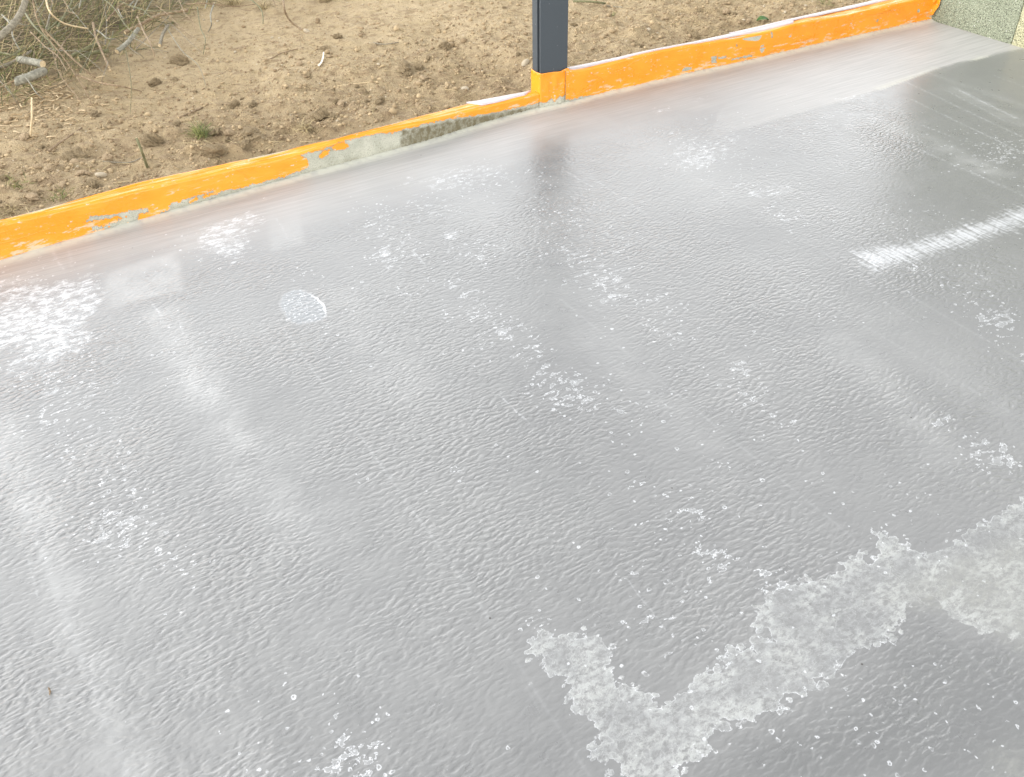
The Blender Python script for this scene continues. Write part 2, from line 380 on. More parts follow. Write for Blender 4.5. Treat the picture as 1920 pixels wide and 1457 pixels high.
def mat_dirt():
    n = N('dry_soil')
    P = n.map(-KANG)
    a = n.noise(None, 1.3, 4, 0.6); b = n.noise(n.map(0, (1, 1.5, 1), P), 16, 6, 0.65); c = n.noise(None, 130, 4, 0.7)
    moist = n.at('moist')
    col = n.mix(n.ss(a, 0.35, 0.65), (0.425, 0.325, 0.188), (0.500, 0.390, 0.238))
    col = n.mix(n.m('MULTIPLY', n.ss(b, 0.48, 0.66), 0.75), col, (0.275, 0.195, 0.110))
    col = n.mix(n.m('MULTIPLY', moist, n.ss(b, 0.30, 0.6, 0.4, 1.0)), col, (0.225, 0.155, 0.088))
    d, cc = n.vor(None, 55); s = n.sep(cc)
    col = n.mix(n.m('MULTIPLY', n.m('LESS_THAN', s[0], 0.05), n.ss(d, 0.12, 0.3, 1, 0)), col, (0.58, 0.50, 0.37))
    d2, cc2 = n.vor(None, 110); s2 = n.sep(cc2)
    col = n.mix(n.m('MULTIPLY', n.m('LESS_THAN', s2[0], 0.08), n.ss(d2, 0.2, 0.4, 1, 0)), col, (0.15, 0.105, 0.06))
    sn = n.noise(n.map(math.radians(20), (30, 260, 60)), 1, 2); sn2 = n.noise(n.map(math.radians(100), (30, 260, 60)), 1, 2)
    col = n.mix(n.m('MULTIPLY', n.ss(n.m('MAXIMUM', sn, sn2), 0.70, 0.76), 0.7), col, (0.60, 0.47, 0.26))
    shd = n.at('pile_shade')
    col = n.mix(n.m('MULTIPLY', shd, n.ss(b, 0.25, 0.6, 1.0, 0.6)), col, (0.034, 0.030, 0.013))  # shade in the gaps of the brush pile, painted dark on the soil
    h = n.m('ADD', n.m('MULTIPLY', b, 1.6), n.m('MULTIPLY', c, 0.6))
    return n.fin(col, 0.95, n.bump(h, 0.020, 0.95))
def mat_simple(nm, a, b, sc=30, rough=0.8, bd=0.002, st=None):
    n = N(nm)
    f = n.noise(n.map(0, st) if st else None, sc if not st else 1, 4, 0.6)
    return n.fin(n.mix(n.ss(f, 0.3, 0.7), a, b), rough, n.bump(f, bd, 0.8))
def mat_rand(nm, a, b, rough=0.8):
    """colour differs from object to object and along the blade"""
    n = N(nm); v = n.at('tint')
    return n.fin(n.mix(v, a, b), rough)

M = dict(floor=mat_floor(), orange=mat_orange(), conc=mat_concrete(), sheet=mat_sheet(), post=mat_post(), dirt=mat_dirt(),
         blockg=mat_block('greenish_block', (0.19, 0.215, 0.145), (0.27, 0.29, 0.205), (0.42, 0.44, 0.33)),
         blocky=mat_block('yellowish_block', (0.37, 0.36, 0.21), (0.45, 0.43, 0.27), (0.55, 0.53, 0.36)),
         mortar=mat_simple('mortar', (0.24, 0.24, 0.20), (0.32, 0.32, 0.27), 60, 0.95),
         clod=mat_simple('soil_clod', (0.265, 0.197, 0.113), (0.42, 0.32, 0.187), 60, 0.95, 0.012),
         clodp=mat_simple('pale_clod', (0.33, 0.24, 0.145), (0.47, 0.36, 0.23), 45, 0.95, 0.005),
         stone=mat_simple('pebble', (0.36, 0.30, 0.21), (0.54, 0.46, 0.34), 40, 0.8, 0.002),
         bark=mat_simple('grey_bark', (0.13, 0.112, 0.078), (0.29, 0.257, 0.19), 60, 0.85, 0.003, (90, 90, 90)),
         barkg=mat_simple('olive_bark', (0.10, 0.10, 0.045), (0.20, 0.19, 0.10), 60, 0.8, 0.002),
         barkr=mat_simple('brown_bark', (0.15, 0.10, 0.055), (0.33, 0.245, 0.15), 60, 0.8, 0.002),
         wood=mat_simple('cut_wood', (0.50, 0.38, 0.22), (0.62, 0.50, 0.32), 90, 0.85),
         white=mat_simple('bleached_twig', (0.72, 0.68, 0.58), (0.85, 0.82, 0.74), 40, 0.7),
         leaf=mat_simple('green_leaf', (0.045, 0.11, 0.025), (0.085, 0.17, 0.045), 60, 0.6),
         straw=mat_rand('straw', (0.10, 0.078, 0.030), (0.66, 0.53, 0.30), 0.75),
         grass=mat_rand('grass', (0.060, 0.09, 0.025), (0.30, 0.305, 0.10), 0.7),
         chip=mat_rand('wood_chips', (0.32, 0.22, 0.11), (0.66, 0.52, 0.33), 0.85),
         crumb=mat_rand('soil_crumb', (0.23, 0.165, 0.095), (0.44, 0.335, 0.20), 0.95),
         barkl=mat_simple('pale_bark', (0.16, 0.15, 0.115), (0.33, 0.315, 0.25), 60, 0.85, 0.003))

# ------------------------------------------------------------------ the wet roof / terrace surface
def kerb_front(X, Y):
    """signed distance in front of (positive) the kerb base line"""
    pl = np.vstack([SL[:, :2], SR[:, :2]])
    pl = np.vstack([pl, pl[-1]+kd*1.5])
    t = X*kd[0]+Y*kd[1]; v = X*kn[0]+Y*kn[1]
    pt = pl@kd; pv = pl@kn
    return np.interp(t, pt, pv)-v, t
def build_floor():
    a_in = np.radians(np.arange(-53, 53.01, 0.125)); a_out = np.radians(np.arange(56, 305, 3.0))
    A = np.concatenate([a_in, a_out, [a_in[0]+2*math.pi]])
    R_ = [0.02, 0.3, 0.6, 0.85]
    while R_[-1] < 6.6: R_.append(R_[-1]*1.0036)
    R_ += [7.2, 8.0]
    R_ = np.array(R_)
    RR, AA = np.meshgrid(R_, A, indexing='ij')
    X = RR*np.sin(AA); Y = RR*np.cos(AA)
    dk, _ = kerb_front(X, Y)
    Q = grid_q(len(R_), len(A))
    keep = (dk.ravel()[Q] > -0.035).any(1)
    Q = Q[keep][:, ::-1]
    over = np.minimum(dk+0.035, 0)
    X = X+kn[0]*over; Y = Y+kn[1]*over
    x, y = X.ravel(), Y.ravel()
    used = np.zeros(len(x), bool); used[Q.ravel()] = True
    idx = np.cumsum(used)-1
    x, y = x[used], y[used]; Q = idx[Q]
    dk, tk = kerb_front(x, y)
    dw = (WALL0[0]-x)*wn[0]+(WALL0[1]-y)*wn[1]           # distance in front of the block wall
    z = 0.0025*(fbm(x, y, 1.3, 3)-0.5)
    z = z + 0.012*np.clip(1-dk/0.05, 0, 1)**2*(dk > -0.01)     # little cove against the kerb
    me = npmesh('wet_floor', np.stack([x, y, z], 1), Q)
    sm = lambda v, a, b: (lambda t: t*t*(3-2*t))(np.clip((v-a)/(b-a), 0, 1))
    wob = (fbm(x, y, 9, 4)-0.5)
    # big dried foam tongue
    pA = G2((985, 1225), (1005, 1180), (1060, 1182), (1110, 1186), (1150, 1203), (1152, 1240), (1165, 1275), (1205, 1297), (1245, 1315), (1275, 1303), (1312, 1262), (1362, 1225), (1412, 1198), (1428, 1190), (1408, 1165), (1432, 1112), (1472, 1092), (1540, 1082), (1592, 1047), (1648, 1034), (1632, 1002), (1652, 996), (1690, 1002), (1728, 1036), (1760, 1022), (1812, 992), (1870, 962), (1925, 925), (1990, 900), (1990, 1180), (1920, 1195), (1860, 1190), (1800, 1165), (1750, 1130), (1712, 1140), (1682, 1198), (1620, 1222), (1578, 1252), (1520, 1292), (1478, 1322), (1420, 1352), (1352, 1372), (1332, 1402), (1282, 1455), (1270, 1500), (1190, 1500), (1108, 1420), (1122, 1368), (1062, 1332), (1062, 1292), (1032, 1262))
    foam = poly_sdf(x, y, pA)
    ov = poly_sdf(x, y, G2((524, 572), (530, 554), (548, 544), (566, 543), (590, 556), (607, 572), (611, 590), (606, 600), (585, 604), (560, 610), (540, 598)))
    oc = g(598, 570)[:2]
    attr(me, 'oval', np.clip(ov+wob*0.012, -0.3, 0.3)); attr(me, 'ovalrim', np.clip(1.35-np.hypot(x-oc[0], y-oc[1])/0.065, 0.10, 1))
    attr(me, 'foam', np.clip(foam, -0.3, 0.3))
    # thin streaky foam
    cov = np.zeros(len(x))
    def patch(pts, val, soft):
        nonlocal cov
        s = poly_sdf(x, y, G2(*pts))+wob*soft*1.6
        cov = np.maximum(cov, val*sm(s, -soft*0.3, soft))
    patch([(-60, 540), (60, 520), (192, 505), (196, 570), (180, 640), (150, 690), (70, 715), (20, 690), (-60, 660)], 0.92, 0.10)
    patch([(60, 600), (190, 575), (185, 640), (140, 690), (80, 705), (40, 690)], 0.92, 0.08)
    patch([(-40, 520), (100, 515), (190, 490), (180, 500), (60, 535), (-40, 550)], 0.8, 0.03)
    patch([(330, 455), (360, 418), (480, 388), (492, 400), (470, 440), (480, 490), (440, 515), (400, 480), (345, 475)], 0.92, 0.09)
    patch([(705, 470), (728, 440), (742, 470), (732, 510), (708, 515)], 0.85, 0.03)
    patch([(832, 435), (858, 428), (862, 445), (850, 478), (830, 478)], 0.85, 0.03)
    patch([(770, 375), (825, 370), (820, 412), (800, 412)], 0.7, 0.05)
    patch([(1290, 275), (1330, 262), (1340, 310), (1310, 322)], 0.7, 0.05)
    patch([(1215, 205), (1330, 180), (1320, 195), (1225, 218)], 0.62, 0.05)
    patch([(1240, 265), (1400, 240), (1420, 300), (1260, 320)], 0.55, 0.10)
    patch([(1390, 355), (1480, 345), (1500, 362), (1400, 375)], 0.62, 0.05)
    patch([(1845, 600), (1915, 560), (1920, 575), (1850, 612)], 0.9, 0.02)
    patch([(1120, 560), (1165, 545), (1170, 560), (1130, 573)], 0.8, 0.02)
    patch([(1225, 985), (1270, 968), (1275, 985), (1230, 1000)], 0.75, 0.02)
    patch([(1285, 1020), (1325, 990), (1325, 1010), (1290, 1040)], 0.8, 0.02)
    patch([(60, 790), (130, 740), (180, 720), (140, 720), (40, 720)], 0.6, 0.05)
    patch([(840, 872), (850, 880), (846, 886)], 0.9, 0.01)
    patch([(540, 560), (590, 560), (600, 600), (560, 600)], 0.5, 0.05)
    patch([(600, 610), (625, 605), (622, 640), (600, 640)], 0.6, 0.03)
    patch([(20, 420+100), (130, 470), (140, 478), (110, 500)], 0.5, 0.04)
    patch([(740, 330), (960, 290), (980, 340), (760, 385)], 0.55, 0.10)
    patch([(1560, 180), (1640, 170), (1620, 190), (1560, 200)], 0.6, 0.04)
    attr(me, 'streaky', cov)
    # bubble clusters
    bub = np.zeros(len(x))
    for (px, py, rx, k) in [(770, 545, 0.10, .8), (935, 625, .16, .9), (1065, 735, .15, 1.0), (1005, 640, .12, .5), (1125, 520, .16, 1.0), (1230, 570, .13, .7), (1420, 735, .09, .9), (1275, 960, .10, 1.0), (1310, 1040, .07, 1.0), (1350, 1050, .08, .6), (165, 790, .14, .8), (230, 985, .13, 1.0), (100, 680, .25, .8), (1870, 600, .14, 1.0), (1860, 850, .10, 1.0), (660, 1440, .13, .9), (1340, 300, .25, .8), (1060, 400, .2, .7), (900, 480, .2, .6), (880, 350, .25, .5), (800, 400, .18, .8), (730, 480, .14, .8), (600, 580, .14, .5), (1480, 800, .05, .8), (1350, 870, .05, .8), (1130, 550, .12, .7), (1210, 1150, .06, .8), (1470, 1400, .16, .4), (1750, 1290, .16, .35), (1850, 1330, .2, .25), (1450, 1085, .08, .9), (1000, 1165, .05, .8), (1860, 290, .3, .7), (1750, 420, .3, .4), (1820, 545, .2, .5), (1720, 500, .1, .7), (1440, 250, .3, .4), (1760, 790, .07, .8), (400, 470, .25, .5), (260, 640, .3, .25), (1700, 1000, .2, .4), (1260, 720, .5, .22), (600, 1440, .25, .35), (850, 880, .04, 1), (685, 900, .03, .8), (1560, 230, .3, .35), (1250, 1120, .25, .35), (130, 460, .2, .3)]:
        c = g(px, py)[:2]
        bub = np.maximum(bub, k*np.exp(-((x-c[0])**2+(y-c[1])**2)/(rx*rx*0.55)))
    for a, b, w, k in [((700, 420), (1000, 660), .07, .75), ((880, 580), (1170, 800), .07, .8), ((1040, 470), (1270, 620), .07, .8), ((70, 730), (310, 1060), .08, .7), ((1380, 690), (1460, 790), .05, .7), ((1200, 920), (1340, 1070), .06, .8), ((1790, 530), (1915, 660), .08, .7), ((700, 390), (860, 560), .07, .6), ((560, 500), (660, 690), .05, .5), ((1270, 250), (1500, 420), .09, .55), ((20, 520), (160, 800), .12, .6), ((1000, 330), (1180, 470), .08, .55), ((1440, 1330), (1700, 1500), .12, .3), ((1600, 1250), (1900, 1420), .14, .3), ((1180, 1090), (1260, 1200), .04, .6)]:
        a2, b2 = g(*a)[:2], g(*b)[:2]
        bub = np.maximum(bub, k*np.exp(-(seg_d(x+0.12*wob, y+0.10*(fbm(x, y, 6, 2)-0.5), a2, b2)/w)**2))
    bub = np.clip(bub*(0.25+1.5*fbm(x, y, 11, 3)), 0, 1)
    attr(me, 'bubbles', bub)
    # greenish dried film at the lower right
    fl = poly_sdf(x, y, G2((1640, 1130), (1720, 1050), (1830, 1040), (1990, 980), (1990, 1180), (1915, 1205), (1850, 1180), (1780, 1150)))
    attr(me, 'thin', sm(poly_sdf(x, y, G2((1700, 1110), (1740, 1050), (1830, 1020), (1990, 990), (1990, 1250), (1700, 1250)))+wob*0.10, -0.05, 0.04))
    film = 0.42*sm(fl+wob*0.08, -0.03, 0.05)
    fl2 = poly_sdf(x, y, G2((1840, 1400), (1990, 1340), (1990, 1500), (1820, 1500)))
    film = np.maximum(film, 0.35*sm(fl2+wob*0.1, -0.03, 0.08))
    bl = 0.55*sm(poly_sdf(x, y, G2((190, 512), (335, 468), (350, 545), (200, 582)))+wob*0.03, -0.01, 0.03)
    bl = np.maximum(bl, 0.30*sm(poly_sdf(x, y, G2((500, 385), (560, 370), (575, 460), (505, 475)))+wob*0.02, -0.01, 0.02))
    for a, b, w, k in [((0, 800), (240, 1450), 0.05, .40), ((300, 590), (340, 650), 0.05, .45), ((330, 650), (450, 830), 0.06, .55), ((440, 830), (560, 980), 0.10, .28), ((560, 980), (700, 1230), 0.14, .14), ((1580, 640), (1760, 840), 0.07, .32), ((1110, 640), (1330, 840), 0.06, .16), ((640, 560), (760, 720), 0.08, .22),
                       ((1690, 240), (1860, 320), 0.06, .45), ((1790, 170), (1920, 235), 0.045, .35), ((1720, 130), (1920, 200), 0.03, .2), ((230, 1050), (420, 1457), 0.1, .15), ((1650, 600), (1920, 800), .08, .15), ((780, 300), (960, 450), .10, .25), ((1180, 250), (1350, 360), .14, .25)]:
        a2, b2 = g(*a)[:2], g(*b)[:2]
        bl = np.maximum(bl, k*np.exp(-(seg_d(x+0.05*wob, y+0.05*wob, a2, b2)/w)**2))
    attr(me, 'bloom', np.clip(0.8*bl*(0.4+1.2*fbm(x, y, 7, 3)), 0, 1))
    se = np.zeros(len(x))
    for a, b, w, k in [((520, 600), (905, 1140), .0035, .55), ((905, 1140), (1120, 1480), .004, .3), ((1050, 560), (1600, 1010), .0035, .5), ((1600, 1010), (1990, 1400), .004, .25), ((1400, 480), (1990, 830), .0035, .4), ((1560, 470), (1940, 690), .0035, .5), ((-20, 780), (240, 1460), .009, .35), ((1060, 300), (1240, 420), .004, .5), ((1230, 290), (1530, 460), .0035, .3), ((230, 540), (420, 800), .004, .25), ((560, 400), (760, 620), .003, .25)]:
        a2, b2 = g(*a)[:2], g(*b)[:2]
        se = np.maximum(se, k*np.exp(-(seg_d(x+0.004*wob, y, a2, b2)/w)**2))
    attr(me, 'seam', se)
    attr(me, 'film', film)
    # pale dry strip by the kerb (wide at the right, cut off sharply towards the wet sheet)
    edge = np.interp(tk, [-3, -1.0, -0.3, 0.6, 1.4, 2.4, 3.4, 4.2, 4.8, 6], [0.08, .10, .18, .42, .40, .38, .52, .60, .52, .45])
    mt = 1-sm(dk+wob*0.12, edge*0.30, edge*1.25)
    mt *= 0.75
    cut = poly_sdf(x, y, G2((1330, 262), (1640, 172), (1760, 130), (1790, 122), (1800, 118), (1905, 94), (1930, 90), (1950, 40), (1760, 20), (1640, 45), (1380, 110)))
    fad = sm(tk, 2.3, 3.6)
    mt = np.maximum(mt, 0.92*fad*sm(cut+wob*0.03, -0.004, 0.012))
    wet_refl = poly_sdf(x, y, G2((1645, 172), (1790, 123), (1905, 95), (2020, 70), (2100, 300), (2000, 420), (1700, 420), (1640, 300)))
    wz = sm(wet_refl+wob*0.05, -0.02, 0.03)
    mt = np.where(cut+wob*0.03 < 0, mt*(1-wz), mt)
    le = G2((1655, 166), (1760, 130), (1790, 122), (1905, 94)); ld = np.full(len(x), 9.0)
    for a, b in zip(le[:-1], le[1:]): ld = np.minimum(ld, seg_d(x, y, a, b))
    band = np.exp(-(ld/0.030)**2)*(cut+wob*0.03 > -0.003)*sm(fbm(x, y, 8, 3), 0.3, 0.55)
    attr(me, 'matte', mt)
    dark2 = 0.55*sm(poly_sdf(x, y, G2((1300, 1420), (1500, 1315), (1640, 1225), (1715, 1145), (1800, 1175), (1925, 1215), (2050, 1250), (2050, 1520), (1260, 1520)))+wob*0.08, -0.03, 0.10)  # darker coating colour below the foam at the lower right
    attr(me, 'wet', np.maximum(dark2, 0.2*sm(wet_refl+wob*0.2, -0.15, 0.25)*(1-sm(cut, -0.01, 0.01))))  # upper right: the wall's reflection darkened into the coating colour
    br = 0.75*np.exp(-((dk-0.10)/0.09)**2)*np.interp(tk, [-3, -1.2, -0.6, 0, .8, 1.2, 2.2, 3.4, 4.5, 5.1], [.8, .95, .6, .25, .15, .6, .85, .75, .7, .9])
    br = np.maximum(br, 0.9*np.exp(-(dw/0.05)**2)*(dw > -0.05))
    attr(me, 'brown', np.clip(0.38*br*(0.4+1.2*fbm(x, y, 6, 3)), 0, 1))
    attr(me, 'cove', np.exp(-(np.maximum(dk-0.012-0.02*wob, 0)/0.024)**2)*np.interp(tk, [-3, 0.2, 1.5, 2.2, 2.4, 5], [.6, .7, .8, .9, .9, .95]) + band*0.45)
    # scratches and seams that run square to the kerb
    ln = np.zeros(len(x))
    for a, b, w, k in [                       ((938, 742), (996, 796), .003, .8), ((1175, 1085), (1245, 1180), .0022, .6), ((1285, 1092), (1376, 1192), .0022, .5), ((772, 470), (797, 496), .004, .9), ((283, 566), (302, 592), .004, .9),
                       ((335, 600), (350, 640), .003, .6), ((1540, 470), (1640, 535), .004, .5), ((1655, 565), (1720, 603), .003, .6), 
                       ((1698, 154), (1915, 256), .006, .8), ((1705, 185), (1925, 290), .005, .9), ((1735, 135), (1925, 200), .004, .6), ((1730, 235), (1790, 258), .004, .9), ((1670, 260), (1925, 365), .005, .5), ((1725, 280), (1925, 370), .004, .8),
                       ((1790, 165), (1905, 222), .009, .9), ((1770, 168), (1880, 225), .006, .7), ((1860, 140), (1925, 165), .004, .8), ((1700, 240), (1850, 310), .02, .2), ((1060, 320), (1110, 350), .004, .8), ((1150, 390), (1290, 480), .003, .4),
                       ((50, 1050), (70, 1120), .003, .6), ((100, 472), (118, 505), .006, .8), ((130, 468), (135, 500), .008, .5), ((520, 410), (540, 450), .003, .5), ((1560, 230), (1650, 270), .003, .4), ((900, 1135), (1010, 1330), .003, .2)]:
        a2, b2 = g(*a)[:2], g(*b)[:2]
        d = seg_d(x+0.012*wob, y, a2, b2)
        ln = np.maximum(ln, k*np.exp(-(d/w)**2))
    attr(me, 'scratch', ln)
    bs = poly_sdf(x, y, G2((1590, 470), (1660, 458), (1740, 443), (1840, 408), (1960, 372), (2000, 412), (1925, 424), (1800, 468), (1690, 496), (1645, 515), (1620, 500)))
    bsh = np.clip(bs+wob*0.04, -0.2, 0.2)
    attr(me, 'brush', bsh)
    rp = np.clip(sm(dk, edge*0.7, edge*1.5), 0, 1)*(0.42+0.68*sm(3.9-np.hypot(x, y), 0, 2.6))
    rp *= np.where(wz > 0, 1-0.75*wz*sm(y, 2.9, 3.6), 1)
    rp = np.maximum(rp, 0.9*np.exp(-(((x-g(1660, 260)[0])/0.16)**2+((y-g(1660, 260)[1])/0.5)**2)))
    rp *= 1-0.7*sm(foam, -0.005, 0.02); rp *= 1+0.9*dark2
    attr(me, 'ripple', rp*(1-mt*0.8))
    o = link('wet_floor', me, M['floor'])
    tag(o, 'grey wet rippled terrace coating with dried white foam marks', 'floor', kind='structure')
build_floor()

# ------------------------------------------------------------------ kerbs
BARE_L = [  # (outline in the survey photo, jaggedness in px)
    ([(156, 419), (169, 404), (203, 402), (235, 397), (266, 389), (283, 391), (279, 400), (250, 404), (225, 407), (200, 411)], 3),
    ([(170, 436), (172, 424), (215, 417), (232, 402), (262, 398), (262, 418), (216, 428)], 5),
    ([(313, 393), (316, 382), (338, 376), (360, 368), (400, 355), (402, 362), (360, 376), (335, 400), (310, 405)], 4),
    ([(250, 440), (300, 397), (340, 386), (407, 361), (440, 352), (470, 346), (500, 338), (532, 330), (574, 314), (610, 330), (560, 345), (420, 390), (260, 440)], 4),
    ([(562, 291), (574, 298), (578, 311), (566, 323), (590, 335), (1010, 215), (1010, 192), (954, 204), (907, 214), (844, 221), (797, 231), (744, 246), (700, 251), (670, 258), (640, 264), (600, 281)], 2.5)]
KEEP_L = [[(622, 277), (630, 270), (645, 268), (653, 274), (645, 280), (628, 281)], [(599, 293), (606, 285), (618, 280), (614, 289), (603, 296)]]
DARK_L = [(752, 244), (800, 236), (850, 224), (910, 215), (955, 206), (1010, 200), (1010, 220), (750, 285)]
BARE_R = [
    ([(1055, 186), (1082, 184), (1090, 180), (1130, 176), (1180, 165), (1230, 152), (1300, 134), (1400, 113), (1500, 90), (1600, 67), (1600, 80), (1060, 210)], 2.5),
    ([(1331, 107), (1345, 104), (1344, 117), (1334, 119)], 2), ([(1346, 107), (1362, 105), (1360, 110), (1346, 112)], 2), ([(1372, 109), (1412, 101), (1412, 107), (1372, 114)], 2.5),
    ([(1424, 96), (1426, 84), (1433, 83), (1436, 92), (1428, 100)], 2), ([(1445, 58), (1449, 60), (1449, 70), (1446, 72)], 1.5), ([(1640, 40), (1648, 34), (1648, 44)], 1.5),
    ([(1378, 82), (1384, 84), (1382, 90)], 1.5)]
def resample(T_, step):
    s = np.concatenate([[0], np.cumsum(np.hypot(*np.diff(T_[:, :2], axis=0).T))])
    q = np.arange(0, s[-1], step); q = np.append(q, s[-1])
    return q, np.stack([np.interp(q, s, T_[:, c]) for c in range(4)], 1)
def profile(h, dep, off, nf=34, nt_=16, back=0.05):
    """section of the kerb: up the face, round the arris, over the top, down the back"""
    r = 0.009
    P = [(0.0, z) for z in np.linspace(0, h-r, nf)]
    P += [(r-r*math.cos(t), h-r+r*math.sin(t)) for t in np.linspace(0.2, math.pi/2-0.2, 5)]
    P += [(v, h) for v in np.linspace(r, dep-0.006, nt_)]
    P += [(dep, h-0.006), (dep+0.002, h-back)]
    return P
def kerb_shell(T_, off, step, wave, nf=34, back=0.05, seed=0, smooth_kerb=True):
    q, K = resample(T_, step)
    n = len(q); V = []
    for i in range(n):
        b = K[i]; 
        P = np.array(profile(b[2], b[3], off, nf, back=back))
        V.append(P)
    V = np.array(V)                       # n x m x 2  (depth, z)
    m_ = V.shape[1]
    S_, J = np.meshgrid(q, np.arange(m_), indexing='ij')
    dep = V[..., 0].copy(); z = V[..., 1].copy()
    tt = np.clip(z/0.14, 0, 1)
    w = wave*(fbm(S_+seed, J*0.004, 9, 2)-0.5)
    w2 = wave*1.6*(fbm(S_*1.0+seed+J*0.006, J*0.004+3, 4, 2)-0.5)
    dep = dep - off - (w+w2)*np.clip(z/0.02, 0, 1)
    top = (J >= nf+3) & (J < m_-2)
    z = z + np.where(z > 0.001, off, 0) + np.where(top, wave*2.2*(fbm(S_+seed, J*0.12, 6, 3)-0.5), 0) + wave*1.2*(fbm(S_+seed, S_*0, 3, 2)-0.5)*tt
    X = K[:, None, 0]+kn[0]*dep; Y = K[:, None, 1]+kn[1]*dep
    return np.stack([X, Y, z], -1), S_, J
def inside_px(P2, poly, jag, sd):
    x, y = P2[..., 0], P2[..., 1]
    s = poly_sdf(x, y, poly)
    nz_ = (fbm(x+sd, y*1.6, 0.16, 4, 0.85)-0.5)*2
    return s + nz_*jag*1.9
def build_kerb(T_, name, label, bare, keep, darkp, plabel, base_xy, end_caps):
    root = empty(name, (base_xy[0], base_xy[1], 0)); tag(root, label, 'kerb')
    # concrete core
    V, S_, J = kerb_shell(T_, 0.0, 0.012, 0.0012, nf=20, back=0.25, seed=3)
    n, m_ = V.shape[:2]
    V[:, 0, 2] = -0.03
    me = npmesh('concrete_upstand', V.reshape(-1, 3), grid_q(n, m_))
    p2 = pr(V.reshape(-1, 3))
    if darkp: dkv = np.clip((inside_px(p2, darkp, 3, 1)+1)/4, 0, 1)
    else: dkv = np.zeros(len(p2))
    foot = np.clip(1-V.reshape(-1, 3)[:, 2]/0.03, 0, 1)*0.55*np.clip(fbm(S_.ravel(), S_.ravel()*0, 12, 3)*2.4-0.6, 0, 1)
    attr(me, 'dark', np.maximum(dkv, foot))
    adopt(link('concrete_upstand', me, M['conc']), root)
    # coating with its torn and scraped places
    V, S_, J = kerb_shell(T_, 0.0026, 0.003, 0.0042, nf=44, back=0.05, seed=11)
    n, m_ = V.shape[:2]
    p2 = pr(V.reshape(-1, 3))
    hole = np.full(len(p2), -99.0)
    for i, (pl, jg) in enumerate(bare): hole = np.maximum(hole, inside_px(p2, pl, jg, i*13))
    for pl in keep: hole = np.minimum(hole, -inside_px(p2, pl, 1.5, 5))
    V[:, 0, 2] = 0.006+0.006*fbm(S_[:, 0], S_[:, 0]*0, 10, 4)
    Q = grid_q(n, m_)
    Q = Q[~(hole[Q] > 0).all(1)]
    me = npmesh('orange_coating', V.reshape(-1, 3), Q)
    adopt(link('orange_coating', me, M['orange']), root)
    return root
kl = build_kerb(SL, 'low_kerb', 'orange coated low kerb left of the grey post, its concrete showing through scraped gaps', BARE_L, KEEP_L, DARK_L, None, SL[0, :2], None)
krb = build_kerb(SR, 'low_kerb', 'orange coated low kerb between the grey post and the green block wall', BARE_R, [], None, None, SR[0, :2], None)

def strip(T_, t0, t1, dlo, dhi, name, mat, root, lift=0.0055, seed=0, taper=True):
    """ribbon of sheet that lies on the kerb top between depths dlo..dhi (share of the top)"""
    q, K = resample(T_, 0.006)
    sel = (q >= t0) & (q <= t1); q, K = q[sel], K[sel]
    V = []; m_ = 7
    for i, b in enumerate(K):
        e = min(1, (q[i]-t0)/0.05, (t1-q[i])/0.05) if taper else 1
        wv = vn(np.array(q[i]*9+seed), np.array(0.3))-0.5
        lo = dlo*b[3]+wv*0.012; hi = dhi*b[3]
        lo = hi-(hi-lo)*max(e, 0.05)
        for k in range(m_):
            f = k/(m_-1); v = lo+(hi-lo)*f
            z = b[2]+lift+0.002*math.sin(f*math.pi)
            if k == 0: z -= 0.003
            if k == m_-1: z -= 0.012
            V.append((b[0]+kn[0]*v, b[1]+kn[1]*v, z))
    me = npmesh(name, V, grid_q(len(q), m_))
    o = link(name, me, mat)
    so_ = o.modifiers.new('thickness', 'SOLIDIFY'); so_.thickness = 0.0012
    return adopt(o, root)
lenR = resample(SR, 0.01)[0][-1]; lenL = resample(SL, 0.01)[0][-1]
strip(SR, 0.0, lenR*0.60, 0.30, 1.06, 'pale_sheet', M['sheet'], krb, seed=2)
strip(SR, lenR*0.42, lenR*0.93, 0.66, 1.10, 'pale_sheet', M['sheet'], krb, seed=7, lift=0.0078)
strip(SL, lenL-0.34, lenL-0.02, 0.15, 1.06, 'pale_sheet', M['sheet'], kl, seed=4)
# creases of the coating near the post and at the wall end
def crease(root, pts, w, mat, K_T, off=0.0032):
    V = []; m_ = 5
    P = np.array(pts, float)
    tt = np.linspace(0, len(P)-1, 10*len(P))
    xs = np.interp(tt, np.arange(len(P)), P[:, 0]); ys = np.interp(tt, np.arange(len(P)), P[:, 1])
    B = K_T[:, :2]; pb = pr(np.column_stack([B, np.zeros(len(B))]))
    for i, (xx, yy) in enumerate(zip(xs, ys)):
        bx = np.interp(xx, pb[:, 0], B[:, 0]); by = np.interp(xx, pb[:, 0], B[:, 1])
        yb = np.interp(xx, pb[:, 0], pb[:, 1]); b = np.array([bx, by, 0])
        y1 = pr(b+[0, 0, .1])[1]; z = 0.1*(yb-yy)/(yb-y1)
        e = math.sin(math.pi*(i+0.5)/len(xs))**0.5
        for k in range(m_):
            f = k/(m_-1)-0.5
            hh = off+w*0.55*e*math.cos(f*math.pi)
            V.append((bx-kn[0]*hh, by-kn[1]*hh, z+f*w*2*e))
    return V, grid_q(len(xs), m_)
def creases(root, lst, T_):
    VV = []; QQ = []; o_ = 0
    for pts, w in lst:
        V, Q = crease(root, pts, w, None, T_); VV += V; QQ.append(Q+o_); o_ += len(V)
    adopt(link('coating_crease', npmesh('coating_crease', VV, np.vstack(QQ)), M['orange']), root)
